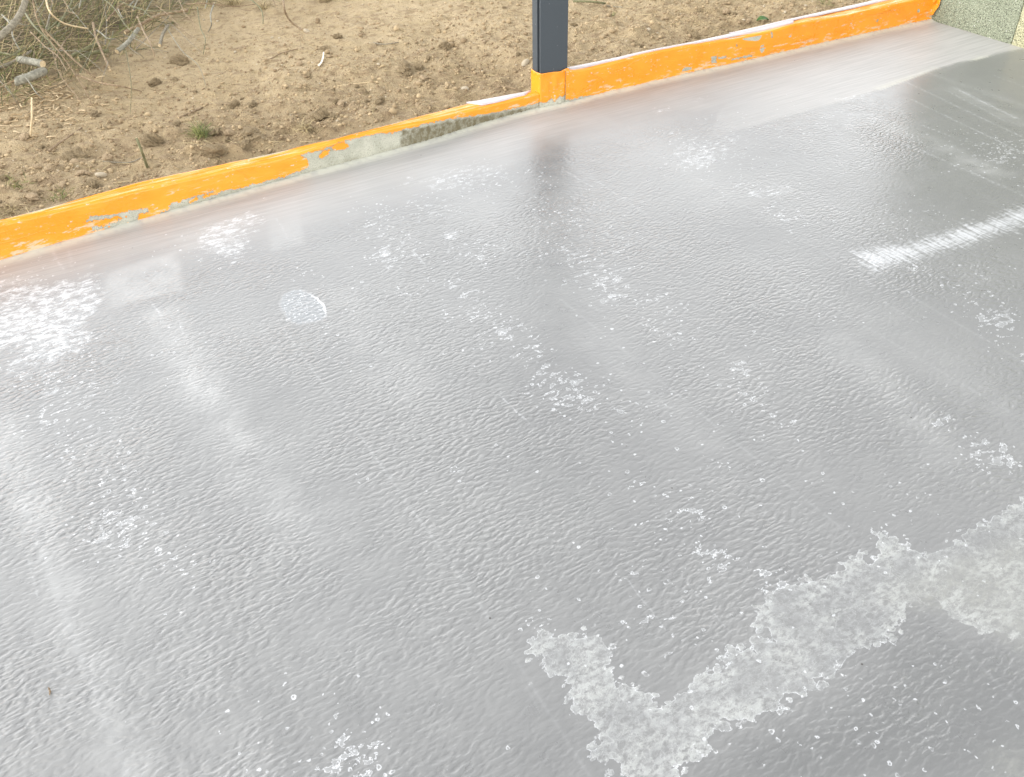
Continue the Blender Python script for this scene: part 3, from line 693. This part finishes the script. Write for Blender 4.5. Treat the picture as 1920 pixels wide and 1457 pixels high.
creases(krb, [([(1070, 181), (1095, 168), (1125, 149)], .0022), ([(1102, 135), (1115, 143), (1128, 149)], .0022), ([(1140, 139), (1165, 129), (1195, 109)], .0028), ([(1390, 90), (1420, 90), (1450, 80)], .002),
               ([(1420, 104), (1460, 92), (1500, 76), (1535, 62)], .0025), ([(1440, 100), (1480, 88), (1530, 70)], .002), ([(1560, 62), (1580, 56), (1600, 48)], .002), ([(1580, 40), (1630, 26), (1690, 16)], .003),
               ([(1600, 30), (1660, 18), (1715, 2)], .0035), ([(1712, 34), (1720, 26), (1736, 18)], .0025), ([(1718, 36), (1726, 30), (1738, 26)], .002), ([(1480, 52), (1560, 36), (1640, 14)], .0025)], SR)
creases(kl, [([(452, 318), (465, 326), (471, 342)], .0018), ([(505, 330), (515, 322), (520, 316)], .002), ([(525, 322), (534, 314), (542, 308)], .002), ([(480, 335), (495, 330), (512, 328)], .002),
             ([(-60, 470), (30, 452), (110, 426)], .0025), ([(20, 440), (80, 424), (160, 402)], .002), ([(-50, 446), (20, 436), (60, 424)], .003)], SL)

# ------------------------------------------------------------------ post
def box_bm(bm, x0, x1, y0, y1, z0, z1):
    r = bmesh.ops.create_cube(bm, size=1)
    bmesh.ops.scale(bm, vec=(x1-x0, y1-y0, z1-z0), verts=r['verts'])
    bmesh.ops.translate(bm, vec=((x0+x1)/2, (y0+y1)/2, (z0+z1)/2), verts=r['verts'])
def to_obj(bm, name, mat, root=None, bevel=0.0, smooth=False):
    me = bpy.data.meshes.new(name); bm.to_mesh(me); bm.free()
    o = link(name, me, mat)
    if bevel:
        b = o.modifiers.new('bevel', 'BEVEL'); b.width = bevel; b.segments = 2; b.limit_method = 'ANGLE'
    if root: o.parent = root
    return o
PW_, PD_ = float(np.hypot(*_pe))-0.002, 0.066
def outline(e=0.0, groove=True):
    """plan of the post; x along the kerb, y into the soil; a slot runs up the left side near the front"""
    w, d = PW_+e, PD_+e
    if not groove: return [(-e, -e), (w, -e), (w, d), (-e, d)]
    return [(0, 0), (PW_, 0), (PW_, PD_), (0, PD_), (0, 0.026), (0.012, 0.026), (0.012, 0.008), (0, 0.008)]
post = empty('steel_post', (POST[0], POST[1], 0)); post.rotation_euler = (0, 0, PANG)
tag(post, 'dark grey square post rising from the orange kerb, slot down its left side', 'post')
bm = bmesh.new()
pl = outline()
lo = [bm.verts.new((x, y, -0.05)) for x, y in pl]; hi = [bm.verts.new((x, y, 2.6)) for x, y in pl]
for i in range(len(pl)):
    j = (i+1) % len(pl); bm.faces.new((lo[i], lo[j], hi[j], hi[i]))
bm.faces.new(hi); bm.faces.new(lo[::-1])
bmesh.ops.recalc_face_normals(bm, faces=bm.faces[:])
to_obj(bm, 'post_profile', M['post'], post, 0.0015)
# coating wrapped round the foot of the post
def wrap(name, mat, zlo, zhi, e, wav):
    pts = []
    per = [(-e, PD_+e), (-e, -e), (PW_+e, -e), (PW_+e, PD_+e)]
    L_ = [0]; 
    for a, b in zip(per[:-1], per[1:]): L_.append(L_[-1]+math.dist(a, b))
    ns, nz_ = 90, 24
    ss_ = np.linspace(0, L_[-1], ns); V = []
    px = np.interp(ss_, L_, [p[0] for p in per]); py = np.interp(ss_, L_, [p[1] for p in per])
    for i in range(ns):
        t1 = zhi+wav*(vn(np.array(ss_[i]*28), np.array(1.5))-0.5)*1.6
        t0 = zlo(px[i]) if callable(zlo) else zlo
        for k in range(nz_):
            f = k/(nz_-1); z = t0+(t1-t0)*f
            bul = wav*0.35*(vn(np.array(ss_[i]*45), np.array(z*30+2))-0.5)+(0.0012 if k > nz_-3 else 0)
            V.append((px[i]-bul*0.3, py[i]-bul, z))
    o = link(name, npmesh(name, V, grid_q(ns, nz_)), mat)
    sdm = o.modifiers.new('thickness', 'SOLIDIFY'); sdm.thickness = 0.0016; sdm.offset = 0
    o.parent = post
    return o
ragged = lambda x: 0.034+0.016*(vn(np.array(x*70+4), np.array(2.5))-0.5)*2
wrap('orange_wrap', M['orange'], ragged, 0.158, 0.0045, 0.012)
fo = wrap('concrete_foot', M['conc'], -0.02, 0.058, 0.0022, 0.004)

# ------------------------------------------------------------------ block wall
wall = empty('block_wall', (WALL0[0], WALL0[1], 0)); wall.rotation_euler = (0, 0, WANG)
tag(wall, 'rough greenish concrete block wall at the end of the right kerb', 'wall')
def block(x0, x1, z0, z1, name, mat, label=None, parent=wall):
    bm = bmesh.new(); box_bm(bm, x0, x1, 0.0, 0.24, z0, z1)
    o = to_obj(bm, name, mat, parent, 0.004)
    if label: o['label'] = label
    return o
BL = float(np.hypot(*(g(1897, 83)[:2]-WALL0)))
block(-0.03, BL-0.0015, -0.02, 0.246, 'block', M['blockg'], 'grey green rough block beside the kerb')
block(BL+0.0015, BL+0.50, -0.02, 0.246, 'block', M['blocky'], 'yellowish rough block')
bm = bmesh.new()
for row in range(5):
    x = -0.03 if row % 2 else -0.03-0.25
    z0 = 0.25*row
    while x < 4.2:
        a, b = max(x, -0.03), x+0.5
        if row or a > BL+0.4:
            aa = a if row else max(a, BL+0.504)
            if b-aa > 0.05: box_bm(bm, aa+0.002, b-0.002, 0.001, 0.239, z0+0.002, z0+0.246)
        x += 0.5
to_obj(bm, 'upper_masonry', M['blockg'], wall, 0.004)
bm = bmesh.new(); box_bm(bm, -0.02, 4.2, 0.008, 0.23, -0.02, 1.24)
to_obj(bm, 'mortar_core', M['mortar'], wall)
# the torn end of the orange coating turned up on to the wall's end
def flap(rows, name, root):
    n_, m_ = len(rows), len(rows[0])
    V = [p for r in rows for p in r]
    o = link(name, npmesh(name, V, grid_q(n_, m_)), M['orange'])
    ms = o.modifiers.new('subd', 'SUBSURF'); ms.levels = ms.render_levels = 2
    sdm = o.modifiers.new('thickness', 'SOLIDIFY'); sdm.thickness = 0.002; sdm.offset = 0
    return adopt(o, root)
E0 = np.array([*WALL0, 0])
def wp(s, out, z): return tuple(E0+np.array([*(wd*s-wn*out), z]))
rows = []
for i, z in enumerate([0.035, 0.06, 0.085, 0.11, 0.14, 0.18, 0.23, 0.28]):
    wdt = [0.012, 0.020, 0.034, 0.040, 0.034, 0.040, 0.045, 0.05][i]
    rows.append([wp(-0.05, 0.010, z), wp(-0.015, 0.016+0.006*math.sin(i*2.1), z), wp(wdt*0.5, 0.014+0.007*math.sin(i*1.3+1), z-0.006*(i % 2)), wp(wdt, 0.006+0.010*(i % 2), z-0.008)])
flap(rows, 'torn_flap', krb)
rows = []
for i, z in enumerate([0.085, 0.11, 0.135, 0.16, 0.2]):
    rows.append([wp(-0.20+0.012*i, 0.022, z-0.012), wp(-0.12+0.01*i, 0.036+0.008*(i % 2), z-0.004), wp(-0.05, 0.040-0.012*(i % 2), z), wp(0.012+0.012*math.sin(i*2), 0.024, z+0.004)])
flap(rows, 'torn_flap', krb)
rows = [[wp(0.055+0.002*i, 0.006, z), wp(0.078, 0.012, z-0.004), wp(0.098-0.004*i, 0.005, z+0.004*(i % 2))] for i, z in enumerate([0.178, 0.195, 0.22, 0.25])]
flap(rows, 'torn_flap', krb)

# ------------------------------------------------------------------ soil
ALLK = np.vstack([SL, SR])
KT = ALLK[:, :2]@kd; KV = ALLK[:, :2]@kn; KD = ALLK[:, 3]; KH = ALLK[:, 2]
def soil_z(t, v):
    """height of the soil, t along the kerb, v distance behind the kerb base line"""
    base = np.interp(t, KT, KH)-0.026
    far = np.clip((v-0.1)/1.2, 0, 1)
    x = t*kd[0]+(np.interp(t, KT, KV)+v)*kn[0]; y = t*kd[1]+(np.interp(t, KT, KV)+v)*kn[1]
    near = np.exp(-((v-0.35)/0.40)**2)
    lump = fbm(x, y, 3.2, 3)-0.5
    mid_ = fbm(x*0.8, y*1.1, 13, 4, 0.55)-0.5
    fine = fbm(x, y, 45, 3, 0.6)-0.5
    clod = np.clip(fbm(x+7, y*1.2, 9, 3, 0.6)-0.56, 0, 1)
    left = np.clip((0.2-t)/1.5, 0, 1)
    e = np.clip((v-0.10)/0.08, 0, 1)
    return base*(1-far)+(0.105)*far + e*(0.05*lump + (0.016+0.026*near)*mid_ + 0.018*fine + (0.04+0.07*near)*clod) - 0.012*near*left
def soil_xy(t, v):
    b = np.interp(t, KT, KV)+v
    return t*kd[0]+b*kn[0], t*kd[1]+b*kn[1]
def build_soil():
    tin = np.arange(-1.4, 6.2, 0.0115)
    T_ = np.concatenate([[-250, -90, -30, -12, -6, -3.5, -2.4, -1.8], tin, [6.6, 7.5, 9.5, 14, 30, 90, 250]])
    vin = [0.02]
    while vin[-1] < 3.6: vin.append(vin[-1]+0.0115+0.004*vin[-1])
    V_ = np.array(vin+[4, 4.6, 5.6, 8, 13, 25, 60, 130, 260])
    TT, VV = np.meshgrid(T_, V_, indexing='ij')
    Z = soil_z(TT, np.minimum(VV, 4.0)); X, Y = soil_xy(TT, VV)
    me = npmesh('soil_ground', np.stack([X, Y, Z], -1).reshape(-1, 3), grid_q(len(T_), len(V_))[:, ::-1])
    mo = 0.7*np.exp(-((VV-0.2)/0.5)**2)*(0.35+0.9*fbm(X, Y, 4, 3))*np.interp(TT, [-2, 0, 2.2, 3.5, 6], [.95, .9, .75, .35, .45])
    attr(me, 'moist', np.clip(mo, 0, 1).ravel())
    pp = pr(np.stack([X, Y, Z], -1)); lim = 195-0.40*np.maximum(pp[..., 0], 0)-25*(pp[..., 0] > 260)
    ok = (VV < 4) & (TT < 3) & (TT > -3)
    attr(me, 'pile_shade', np.where(ok, np.clip((lim-pp[..., 1])/60+(fbm(X, Y, 7, 3)-0.5)*1.6, 0, 1), 0.0).ravel())  # mask of the painted shade under the brush pile
    tag(link('soil_ground', me, M['dirt']), 'dry tan trampled soil behind the orange kerb', 'ground', kind='structure')
build_soil()
def tv(px, py, z=0.1):
    """soil coordinates of a surveyed pixel"""
    for _ in range(4):
        p = g(px, py, z)[:2]; t = p@kd; v = p@kn-np.interp(t, KT, KV)
        z = float(soil_z(np.array(t), np.array(v)))
    return float(t), float(v), z
def on_soil(px, py):
    t, v, z = tv(px, py); x, y = soil_xy(t, v); return np.array([x, y, z])

# clods and pebbles
def lump_mesh(name, seed, sub=3, rough=0.35, flat=0.7):
    bm = bmesh.new(); bmesh.ops.create_icosphere(bm, subdivisions=sub, radius=1)
    r = np.random.default_rng(seed); o_ = r.random(3)*50
    for v in bm.verts:
        c = v.co
        k = 1+rough*1.5*(float(fbm(np.array(c.x+o_[0]+c.z), np.array(c.y+o_[1]-c.z*0.7), 1.7, 5, 0.68))-0.5)*2
        v.co = Vector((c.x*k, c.y*k*0.9, c.z*k*flat))
    me = bpy.data.meshes.new(name); bm.to_mesh(me); bm.free()
    me.polygons.foreach_set('use_smooth', [rough < 0.3]*len(me.polygons))
    return me
clod_me = [lump_mesh('earth_clod', i, 4, 0.62, 0.66) for i in range(7)]
for c_ in clod_me: c_.materials.append(M['clod'])
clodp_me = [lump_mesh('earth_clod', 20+i, 3, 0.38, 0.6) for i in range(4)]
for c_ in clodp_me: c_.materials.append(M['clodp'])
peb_me = [lump_mesh('pebble', 50+i, 3, 0.16, 0.6) for i in range(5)]
for c_ in peb_me: c_.materials.append(M['stone'])
def drop(name, me, px, py, r, sink=0.35, label=None, cat=None, group=None):
    p = on_soil(px, py)
    o = bpy.data.objects.new(name, me); C.objects.link(o)
    o.location = (p[0], p[1], p[2]+r*(0.6-sink))
    o.rotation_euler = (random.uniform(-.4, .4), random.uniform(-.4, .4), random.uniform(0, 6.3))
    o.scale = (r*random.uniform(.85, 1.25), r*random.uniform(.75, 1.1), r*random.uniform(.8, 1.1))
    return tag(o, label, cat, group)
special = [  # px, py, r, label
    (473, 257, .042, 'big dark clod of earth right of the green grass tuft'),
    (400, 290, .044, 'dark broken clod of earth just behind the kerb, below the green grass tuft'),
    (290, 272, .036, 'oblong dark clod of earth left of the green grass tuft'),
    (140, 298, .040, 'rounded mossy clod of earth between the kerb and the brush pile'),
    (760, 128, .036, 'upright brown clod of earth standing alone left of the grey post'),
    (632, 72, .026, 'dark clod of earth on the bare tan soil near the white bent twig'),
    (178, 217, .020, 'round dark clod in front of the cut sticks'),
    (1076, 50, .020, 'small dark clod just right of the grey post'),
    (600, 222, .038, 'flat dark clod of earth behind the kerb with dead grass before it'),
    (340, 117, .036, 'ring shaped clod of earth on bare soil right of the brush pile'),
    (290, 158, .028, 'dark clod on the tan soil at the foot of the brush pile'),
    (610, 5, .03, 'dark weedy clod at the top edge right of the curved brown cane'),
    (1305, 70, .022, 'dark clod right behind the right hand kerb'),
    (440, 200, .024, 'dark clod with a yellow flower head on top')]
for i, (px, py, r, lb) in enumerate(special): drop('earth_clod', clod_me[i % 7], px, py, r, 0.3, lb, 'clod')
cl_lab = 'small crumbling brown clod of earth lying among others on the soil'
cnt = 0
while cnt < 95:
    px = random.uniform(-20, 1500); kb = 492-px*0.262
    py = kb-95-abs(random.gauss(0, 1))*85
    if px > 1000: py = kb-75-abs(random.gauss(0, 1))*30
    if px < 260: py = max(py, 190-px*0.3)
    if py < -20: continue
    t, v, z = tv(px, py)
    if v < 0.15: continue
    r = random.choice([.006, .008, .010, .012, .014, .018, .022])*random.uniform(.8, 1.2)
    me = random.choice(clod_me+clodp_me+clodp_me)
    drop('earth_clod', me, px, py, r, 0.3, cl_lab, 'clod', 'small clods scattered over the soil'); cnt += 1
for (px, py, r, lb) in [(985, 110, .022, 'flat beige stone just left of the grey post'), (575, 60, .018, 'flat pale stone on bare soil below the curved brown cane'),
                        (1215, 58, .016, 'beige stone on the soil right of the post'), (190, 330, .020, 'round tan stone close behind the left kerb'), (870, 170, .020, 'pale stone half buried behind the low part of the kerb')]:
    drop('pebble', random.choice(peb_me), px, py, r, 0.35, lb, 'stone')
for _ in range(60):
    px = random.uniform(0, 1650); kb = 412-px*0.245; py = random.uniform(-15, kb-14)
    if tv(px, py)[1] < 0.14: continue
    drop('pebble', random.choice(peb_me), px, py, random.uniform(.0035, .009), 0.3, 'tiny pale pebble strewn on the tan soil', 'stone', 'tiny pebbles on the soil')

# uncountable crumbs, straw, chips: one object each
def stuff_crumbs(nm, count, mat, label):
    base = bmesh.new(); bmesh.ops.create_icosphere(base, subdivisions=1, radius=1)
    bv = np.array([v.co[:] for v in base.verts]); bf = np.array([[v.index for v in f.verts] for f in base.faces]); base.free()
    T_ = rng.uniform(-1.2, 5.6, count); Vv = 0.12+np.abs(rng.normal(0, 0.75, count))
    Z = soil_z(T_, Vv); X, Y = soil_xy(T_, Vv)
    R_ = rng.gamma(2.0, 0.0016, count)+0.0012
    jit = rng.uniform(0.65, 1.3, (count, len(bv), 3))
    P = bv[None]*jit*R_[:, None, None]*np.array([1, 1, .75])
    P = P+np.stack([X, Y, Z+R_*0.3], 1)[:, None]
    Fc = bf[None]+(np.arange(count)*len(bv))[:, None, None]
    me = bpy.data.meshes.new(nm)
    Fc = Fc.reshape(-1, 3)
    me.vertices.add(P.size//3); me.vertices.foreach_set('co', P.astype(np.float32).ravel())
    me.loops.add(Fc.size); me.loops.foreach_set('vertex_index', Fc.astype(np.int32).ravel())
    me.polygons.add(len(Fc)); me.polygons.foreach_set('loop_start', np.arange(0, Fc.size, 3, dtype=np.int32))
    me.update(calc_edges=True)
    attr(me, 'tint', np.repeat(rng.random(count), len(bv)))
    tag(link(nm, me, mat), label, 'soil crumbs', kind='stuff')
stuff_crumbs('soil_crumbs', 16000, M['crumb'], 'loose crumbs of brown soil strewn over the ground')

def tube_arrays(pts, radii, ns=6):
    pts = np.asarray(pts, float); n = len(pts)
    tg = np.gradient(pts, axis=0); tg /= np.linalg.norm(tg, axis=1)[:, None]+1e-9
    up = np.array([0.13, 0.21, 0.97])
    a = np.cross(tg, up); a /= np.linalg.norm(a, axis=1)[:, None]+1e-9
    b = np.cross(tg, a)
    th = np.arange(ns)*2*math.pi/ns
    V = pts[:, None]+np.asarray(radii)[:, None, None]*(np.cos(th)[None, :, None]*a[:, None]+np.sin(th)[None, :, None]*b[:, None])
    Q = []
    for i in range(n-1):
        for k in range(ns):
            Q.append((i*ns+k, i*ns+(k+1) % ns, (i+1)*ns+(k+1) % ns, (i+1)*ns+k))
    return V.reshape(-1, 3), Q
def blades(nm, specs, mat, label, cat, kind='stuff'):
    """specs: list of (points, radius, tint)"""
    VV, QQ, TT, o_ = [], [], [], 0
    for pts, r, tint in specs:
        rad = np.linspace(r, r*0.35, len(pts))
        V, Q = tube_arrays(pts, rad, 3)
        VV.append(V); QQ.append(np.array(Q)+o_); TT.append(np.full(len(V), tint)); o_ += len(V)
    me = npmesh(nm, np.vstack(VV), np.vstack(QQ)); attr(me, 'tint', np.concatenate(TT))
    o = link(nm, me, mat); return tag(o, label, cat, kind=kind)
def curve(p, az, el, ln, bend, n=6):
    """bent stalk from p"""
    P = [np.array(p, float)]
    for i in range(n-1):
        d = np.array([math.cos(az)*math.cos(el), math.sin(az)*math.cos(el), math.sin(el)])
        P.append(P[-1]+d*ln/(n-1)); el -= bend/(n-1); az += random.uniform(-.15, .15)
    return P
# dry straw lying loose over the soil
sp = []
for _ in range(2600):
    t = random.uniform(-1.0, 5.4); v = 0.14+random.random()**1.3*2.9
    x, y = soil_xy(t, v); z = float(soil_z(np.array(t), np.array(v)))
    sp.append((curve((x, y, z+0.004), random.uniform(0, 6.3), random.uniform(-.1, .25), random.uniform(.015, .09), random.uniform(-.2, .4), 4), random.uniform(.0006, .0013), random.uniform(.4, 1)))
blades('loose_straw', sp, M['straw'], 'loose bits of dry straw on the tan soil', 'straw')
# thicket of dry stalks of the brush pile
def in_pile():
    while True:
        px = random.uniform(-160, 450); py = random.uniform(-150, 215)
        lim = 200-0.40*max(px, 0)-(25 if px > 260 else 0)
        if py < lim: return px, py, (lim-py)/200
sp = []; gr = []
for _ in range(4300):
    px, py, dpt = in_pile()
    p = on_soil(px, py); hgt = min(dpt, 1)*0.20
    p[2] += random.random()**1.6*hgt
    up = random.random() < 0.35
    s_ = (curve(p, random.uniform(0, 6.3) if not up else random.gauss(0.6, 1.0), random.uniform(-.15, .35) if not up else random.uniform(.5, 1.4), random.uniform(.06, .38), random.uniform(0, 1.1), 6), random.uniform(.0008, .0023), random.random()**1.5)
    (gr if random.random() < 0.27 else sp).append(s_)
blades('dry_stalks', sp, M['straw'], 'tangle of dry straw coloured stalks at the top left', 'dry grass')
blades('green_grass', gr, M['grass'], 'green grass blades growing through the dry stalks', 'grass')
# chips around the cut sticks
sp = []
for _ in range(420):
    px = random.gauss(60, 70); py = random.gauss(185, 35)
    if px < -60 or py > 300: continue
    p = on_soil(px, py); p[2] += .006
    sp.append((curve(p, random.uniform(0, 6.3), random.uniform(-.1, .3), random.uniform(.01, .05), .1, 3), random.uniform(.0015, .005), random.random()))
blades('wood_chips', sp, M['chip'], 'pale wood chips scattered by the cut sticks', 'wood chips')

# sticks and canes, each its own object
def stick(name, path, r0_, r1_, mat, label, cat, group=None, cut=True):
    """path: list of (px, py, lift above the soil)"""
    P = []
    for px, py, h in path:
        h = h*1.0+(0.05 if h >= 0.01 and px < 400 else 0)
        q = on_soil(px, py)
        if h > 0:                       # the stick floats h above: slide towards the lens so it keeps its bearing
            q = g(px, py, q[2]+h)
        P.append(q)
    P = np.array(P)
    P[:, 2] += r0_*0.8
    k = np.linspace(0, len(P)-1, max(14, 8*len(P)))
    def cr_(c):
        out = []
        for q in k:
            i = min(int(q), len(P)-2); f = q-i
            p0 = P[max(i-1, 0), c]; p1 = P[i, c]; p2 = P[i+1, c]; p3 = P[min(i+2, len(P)-1), c]
            out.append(0.5*(2*p1+(p2-p0)*f+(2*p0-5*p1+4*p2-p3)*f*f+(3*p1-p0-3*p2+p3)*f**3))
        return out
    pts = np.stack([cr_(0), cr_(1), cr_(2)], 1)
    pts = pts+np.random.default_rng(len(bpy.data.objects)).normal(0, r0_*0.035, pts.shape)
    rad = np.linspace(r0_, r1_, len(pts))*(1+0.08*np.sin(np.arange(len(pts))*2.3))
    V, Q = tube_arrays(pts, rad, 9)
    org = pts.mean(0)
    nV = len(V); caps = [list(range(9)), list(range(nV-9, nV))]
    me = mesh(name, V-org, Q+[tuple(caps[0][::-1]), tuple(caps[1])])
    me.materials.append(mat); me.materials.append(M['wood'])
    for p_ in me.polygons[-2:]:
        p_.material_index = 1; p_.use_smooth = False
    o = bpy.data.objects.new(name, me); C.objects.link(o); o.location = org
    return tag(o, label, cat, group)
stick('bent_branch', [(-40, 100, .20), (5, 72, .24), (35, 40, .28), (50, 5, .32), (58, -50, .38)], .015, .012, M['bark'], 'grey arched branch sweeping over the brush pile at the left edge', 'branch')
stick('cut_stick', [(32, 160, .04), (60, 150, .05), (84, 140, .05)], .019, .018, M['barkl'], 'short thick cut stick with pale bark lying in front of the brush pile', 'stick')
stick('cut_stick', [(38, 117, .06), (62, 121, .07), (82, 126, .07)], .016, .015, M['barkl'], 'short thick cut stick lying just behind another in the brush', 'stick')
stick('cut_stick', [(220, 100, .02), (240, 84, .04), (260, 58, .06)], .011, .010, M['barkl'], 'grey sawn stick leaning on the right part of the brush pile', 'stick')
stick('cut_stick', [(235, 64, .05), (262, 50, .06), (300, 32, .06), (352, 22, .05)], .009, .006, M['barkr'], 'long brown stick lying along the right edge of the brush pile', 'stick')
stick('cut_stick', [(135, 110, .02), (165, 95, .03), (188, 86, .03)], .011, .010, M['barkg'], 'dark olive stick lying level in the brush pile', 'stick')
stick('cut_stick', [(148, 112, .01), (172, 103, .01), (205, 98, .01)], .009, .009, M['barkg'], 'olive stick under the level stick of the brush pile', 'stick')
stick('cut_stick', [(-5, 132, .04), (28, 118, .05), (60, 98, .06)], .008, .005, M['bark'], 'thin grey stick slanting up behind the cut logs at the left edge', 'stick')
stick('cut_stick', [(300, 88, .01), (306, 66, .02), (316, 50, .03)], .008, .007, M['bark'], 'short pale stick standing right of the grey sawn stick', 'stick')
stick('brown_cane', [(533, -40, .14), (532, 8, .12), (540, 35, .06), (558, 52, .01), (568, 57, .0)], .006, .0045, M['barkr'], 'curved brown cane bowing down on to the bare soil', 'cane')
stick('brown_cane', [(85, -20, .3), (92, 20, .28), (120, 45, .22), (165, 55, .18)], .004, .003, M['straw'] if False else M['wood'], 'tan hooked cane at the top of the brush pile', 'cane')
stick('thorny_cane', [(80, 55, .16), (105, 80, .12), (140, 115, .07), (180, 148, .01)], .0045, .0035, M['barkr'], 'long straight cane leaning down across the cut sticks', 'cane')
stick('thorny_cane', [(175, 45, .1), (180, 70, .08), (190, 95, .04), (205, 128, .01)], .006, .005, M['barkr'], 'kinked cane propped upright in the brush pile', 'cane')
stick('thorny_cane', [(60, -10, .3), (75, 50, .2), (120, 110, .1), (160, 170, .02), (172, 196, .0)], .003, .002, M['barkr'], 'thin long cane trailing out to the bare soil', 'cane')
stick('bent_twig', [(597, 126, .0), (603, 118, .012), (606, 110, .014), (607, 100, .008)], .0042, .003, M['white'], 'small white bent twig on the bare tan soil', 'twig')
stick('green_stalk', [(1075, 4, .01), (1110, 5, .01), (1135, 8, .01)], .006, .005, M['barkg'], 'green stalk lying on the soil right of the post', 'stalk')
stick('grey_twig', [(1110, 5, .0), (1140, 9, .0), (1168, 15, .0)], .0045, .003, M['bark'], 'grey twig lying behind the kerb right of the post', 'twig')
stick('grey_twig', [(505, 113, .0), (530, 100, .003), (570, 90, .003)], .003, .002, M['barkr'], 'thin grey twig on bare soil left of the white bent twig', 'twig')
stick('straw_stem', [(633, 163, .0), (665, 158, .002), (706, 154, .002)], .0028, .002, M['wood'], 'straight yellow stem lying on soil behind the kerb', 'straw')
stick('plant_stump', [(256, 260, .08), (266, 285, .04), (274, 305, .0)], .0045, .0055, M['barkg'], 'thin dry stalk standing upright behind the left kerb', 'stalk')
stick('grey_twig', [(195, 310, .0), (240, 306, .004), (270, 303, .0)], .003, .002, M['bark'], 'thin twig lying at the foot of the dry upright stalk', 'twig')
stick('dry_stalk', [(60, 185, .08), (60, 220, .04), (58, 258, .0)], .0035, .004, M['wood'], 'pale dry stalk standing upright below the cut sticks', 'stalk')
stick('grey_twig', [(90, 287, .0), (115, 268, .004), (155, 243, .0)], .005, .003, M['barkr'], 'brown twig lying slanted between kerb and brush pile', 'twig')
stick('grey_twig', [(335, 222, .0), (355, 214, .004), (380, 203, .0)], .0045, .0035, M['barkr'], 'short brown twig lying left of the green grass tuft', 'twig')
stick('grey_twig', [(930, 163, .0), (955, 165, .004), (982, 173, .0)], .003, .002, M['barkr'], 'thin twig lying behind the kerb close to the post', 'twig')
stick('pale_root', [(700, 80, .0), (720, 84, .003), (748, 87, .0)], .0035, .002, M['bark'], 'curled pale root on the bare soil between twig and post', 'root')
tw_lab = 'thin bare twig lying tangled among others in the brush pile'
mats = [M['bark'], M['barkg'], M['barkr'], M['barkl'], M['barkr'], M['barkg']]
for i in range(210):
    px, py, dpt = in_pile()
    if py > 170: continue
    ang = random.choice([random.gauss(-0.5, .5), random.gauss(0.8, .6)]); ln = random.uniform(30, 150)
    h = random.uniform(.02, .05)+min(dpt, 1)*0.20*random.random()
    dx, dy = math.cos(ang)*ln, math.sin(ang)*ln
    if py+dy > 215: dy = -dy
    c1, c2 = random.gauss(0, ln*.035), random.gauss(0, ln*.035)
    r_ = random.choice([.0015, .002, .002, .0025, .003, .0045])
    stick('twig', [(px, py, h), (px+dx*.35+c1, py+dy*.35+c2, h+.008), (px+dx*.7+c2, py+dy*.7-c1, h+.004), (px+dx, py+dy, max(h-.03, .004))], r_, r_*.55, random.choice(mats), tw_lab, 'twig', 'twigs of the brush pile')

# tufts and leaves
def tuft(px, py, nbl, ln, mat, label, spread, name='grass_tuft'):
    sp = []
    p = on_soil(px, py); c0 = p.copy()
    for _ in range(nbl):
        q = p+np.array([random.gauss(0, spread), random.gauss(0, spread), 0])
        s_ = curve(q, random.uniform(0, 6.3), random.uniform(.4, 1.4), ln*random.uniform(.5, 1.1), random.uniform(.3, 1.6), 6)
        sp.append((s_, random.uniform(.0008, .0017), random.random()))
    o = blades(name, sp, mat, label, 'grass', kind=None)
    return o
tuft(378, 255, 110, .075, M['grass'], 'green grass tuft growing from the clods behind the left kerb', .02)
tuft(575, 248, 45, .055, M['straw'], 'dead yellow grass tuft close to the kerb right of the biggest clod', .02)
tuft(20, 400, 40, .06, M['straw'], 'dead grass tuft at the left edge right behind the kerb', .03)
tuft(115, 372, 26, .05, M['grass'], 'sparse greenish tuft behind the left end of the kerb', .02)
tuft(495, 12, 40, .08, M['straw'], 'dead grass tuft left of the curved brown cane', .02)
tuft(435, 10, 60, .12, M['straw'], 'dense dry tuft at the top edge right of the brush pile', .025)
tuft(1150, 30, 14, .03, M['grass'], 'tiny green seedling tuft right of the post', .008)
tuft(30, 350, 30, .05, M['grass'], 'grassy tuft at the left edge below the wood chips', .03)
tuft(1545, 8, 26, .06, M['grass'], 'green tuft behind the far end of the right kerb', .03)
def leaf(px, py, ln, label):
    p = on_soil(px, py)
    V = []; n_ = 9
    for i in range(n_):
        f = i/(n_-1); w = ln*0.26*math.sin(math.pi*min(f*0.93+0.05, 1))
        for s_ in (-1, -.4, 0, .4, 1): V.append((f*ln-ln/2, s_*w, 0.012+0.012*math.sin(f*3)+abs(s_)*0.007))
    me = npmesh('leaf', V, grid_q(n_, 5))
    o = link('leaf', me, M['leaf']); o.location = p; o.rotation_euler = (0.2, 0.1, 0.4)
    sdm = o.modifiers.new('thickness', 'SOLIDIFY'); sdm.thickness = 0.0006
    tag(o, label, 'leaf')
leaf(1428, 44, .075, 'single dark green leaf behind the right kerb')
leaf(108, 54, .045, 'fresh bright green leaf in the brush pile')

# the stray chip on the coating
def chip(px, py):
    p = g(px, py); q = g(px+2, py+14)
    V, Q = tube_arrays([p, (p+q)/2+[0.002, 0, 0], q], [.0012, .0018, .0009], 6)
    V[:, 2] += 0.003
    o = link('wood_splinter', mesh('wood_splinter', V, Q), M['barkr'])
    tag(o, 'tiny brown splinter lying on the wet coating at the lower left', 'splinter')
chip(92, 1291)
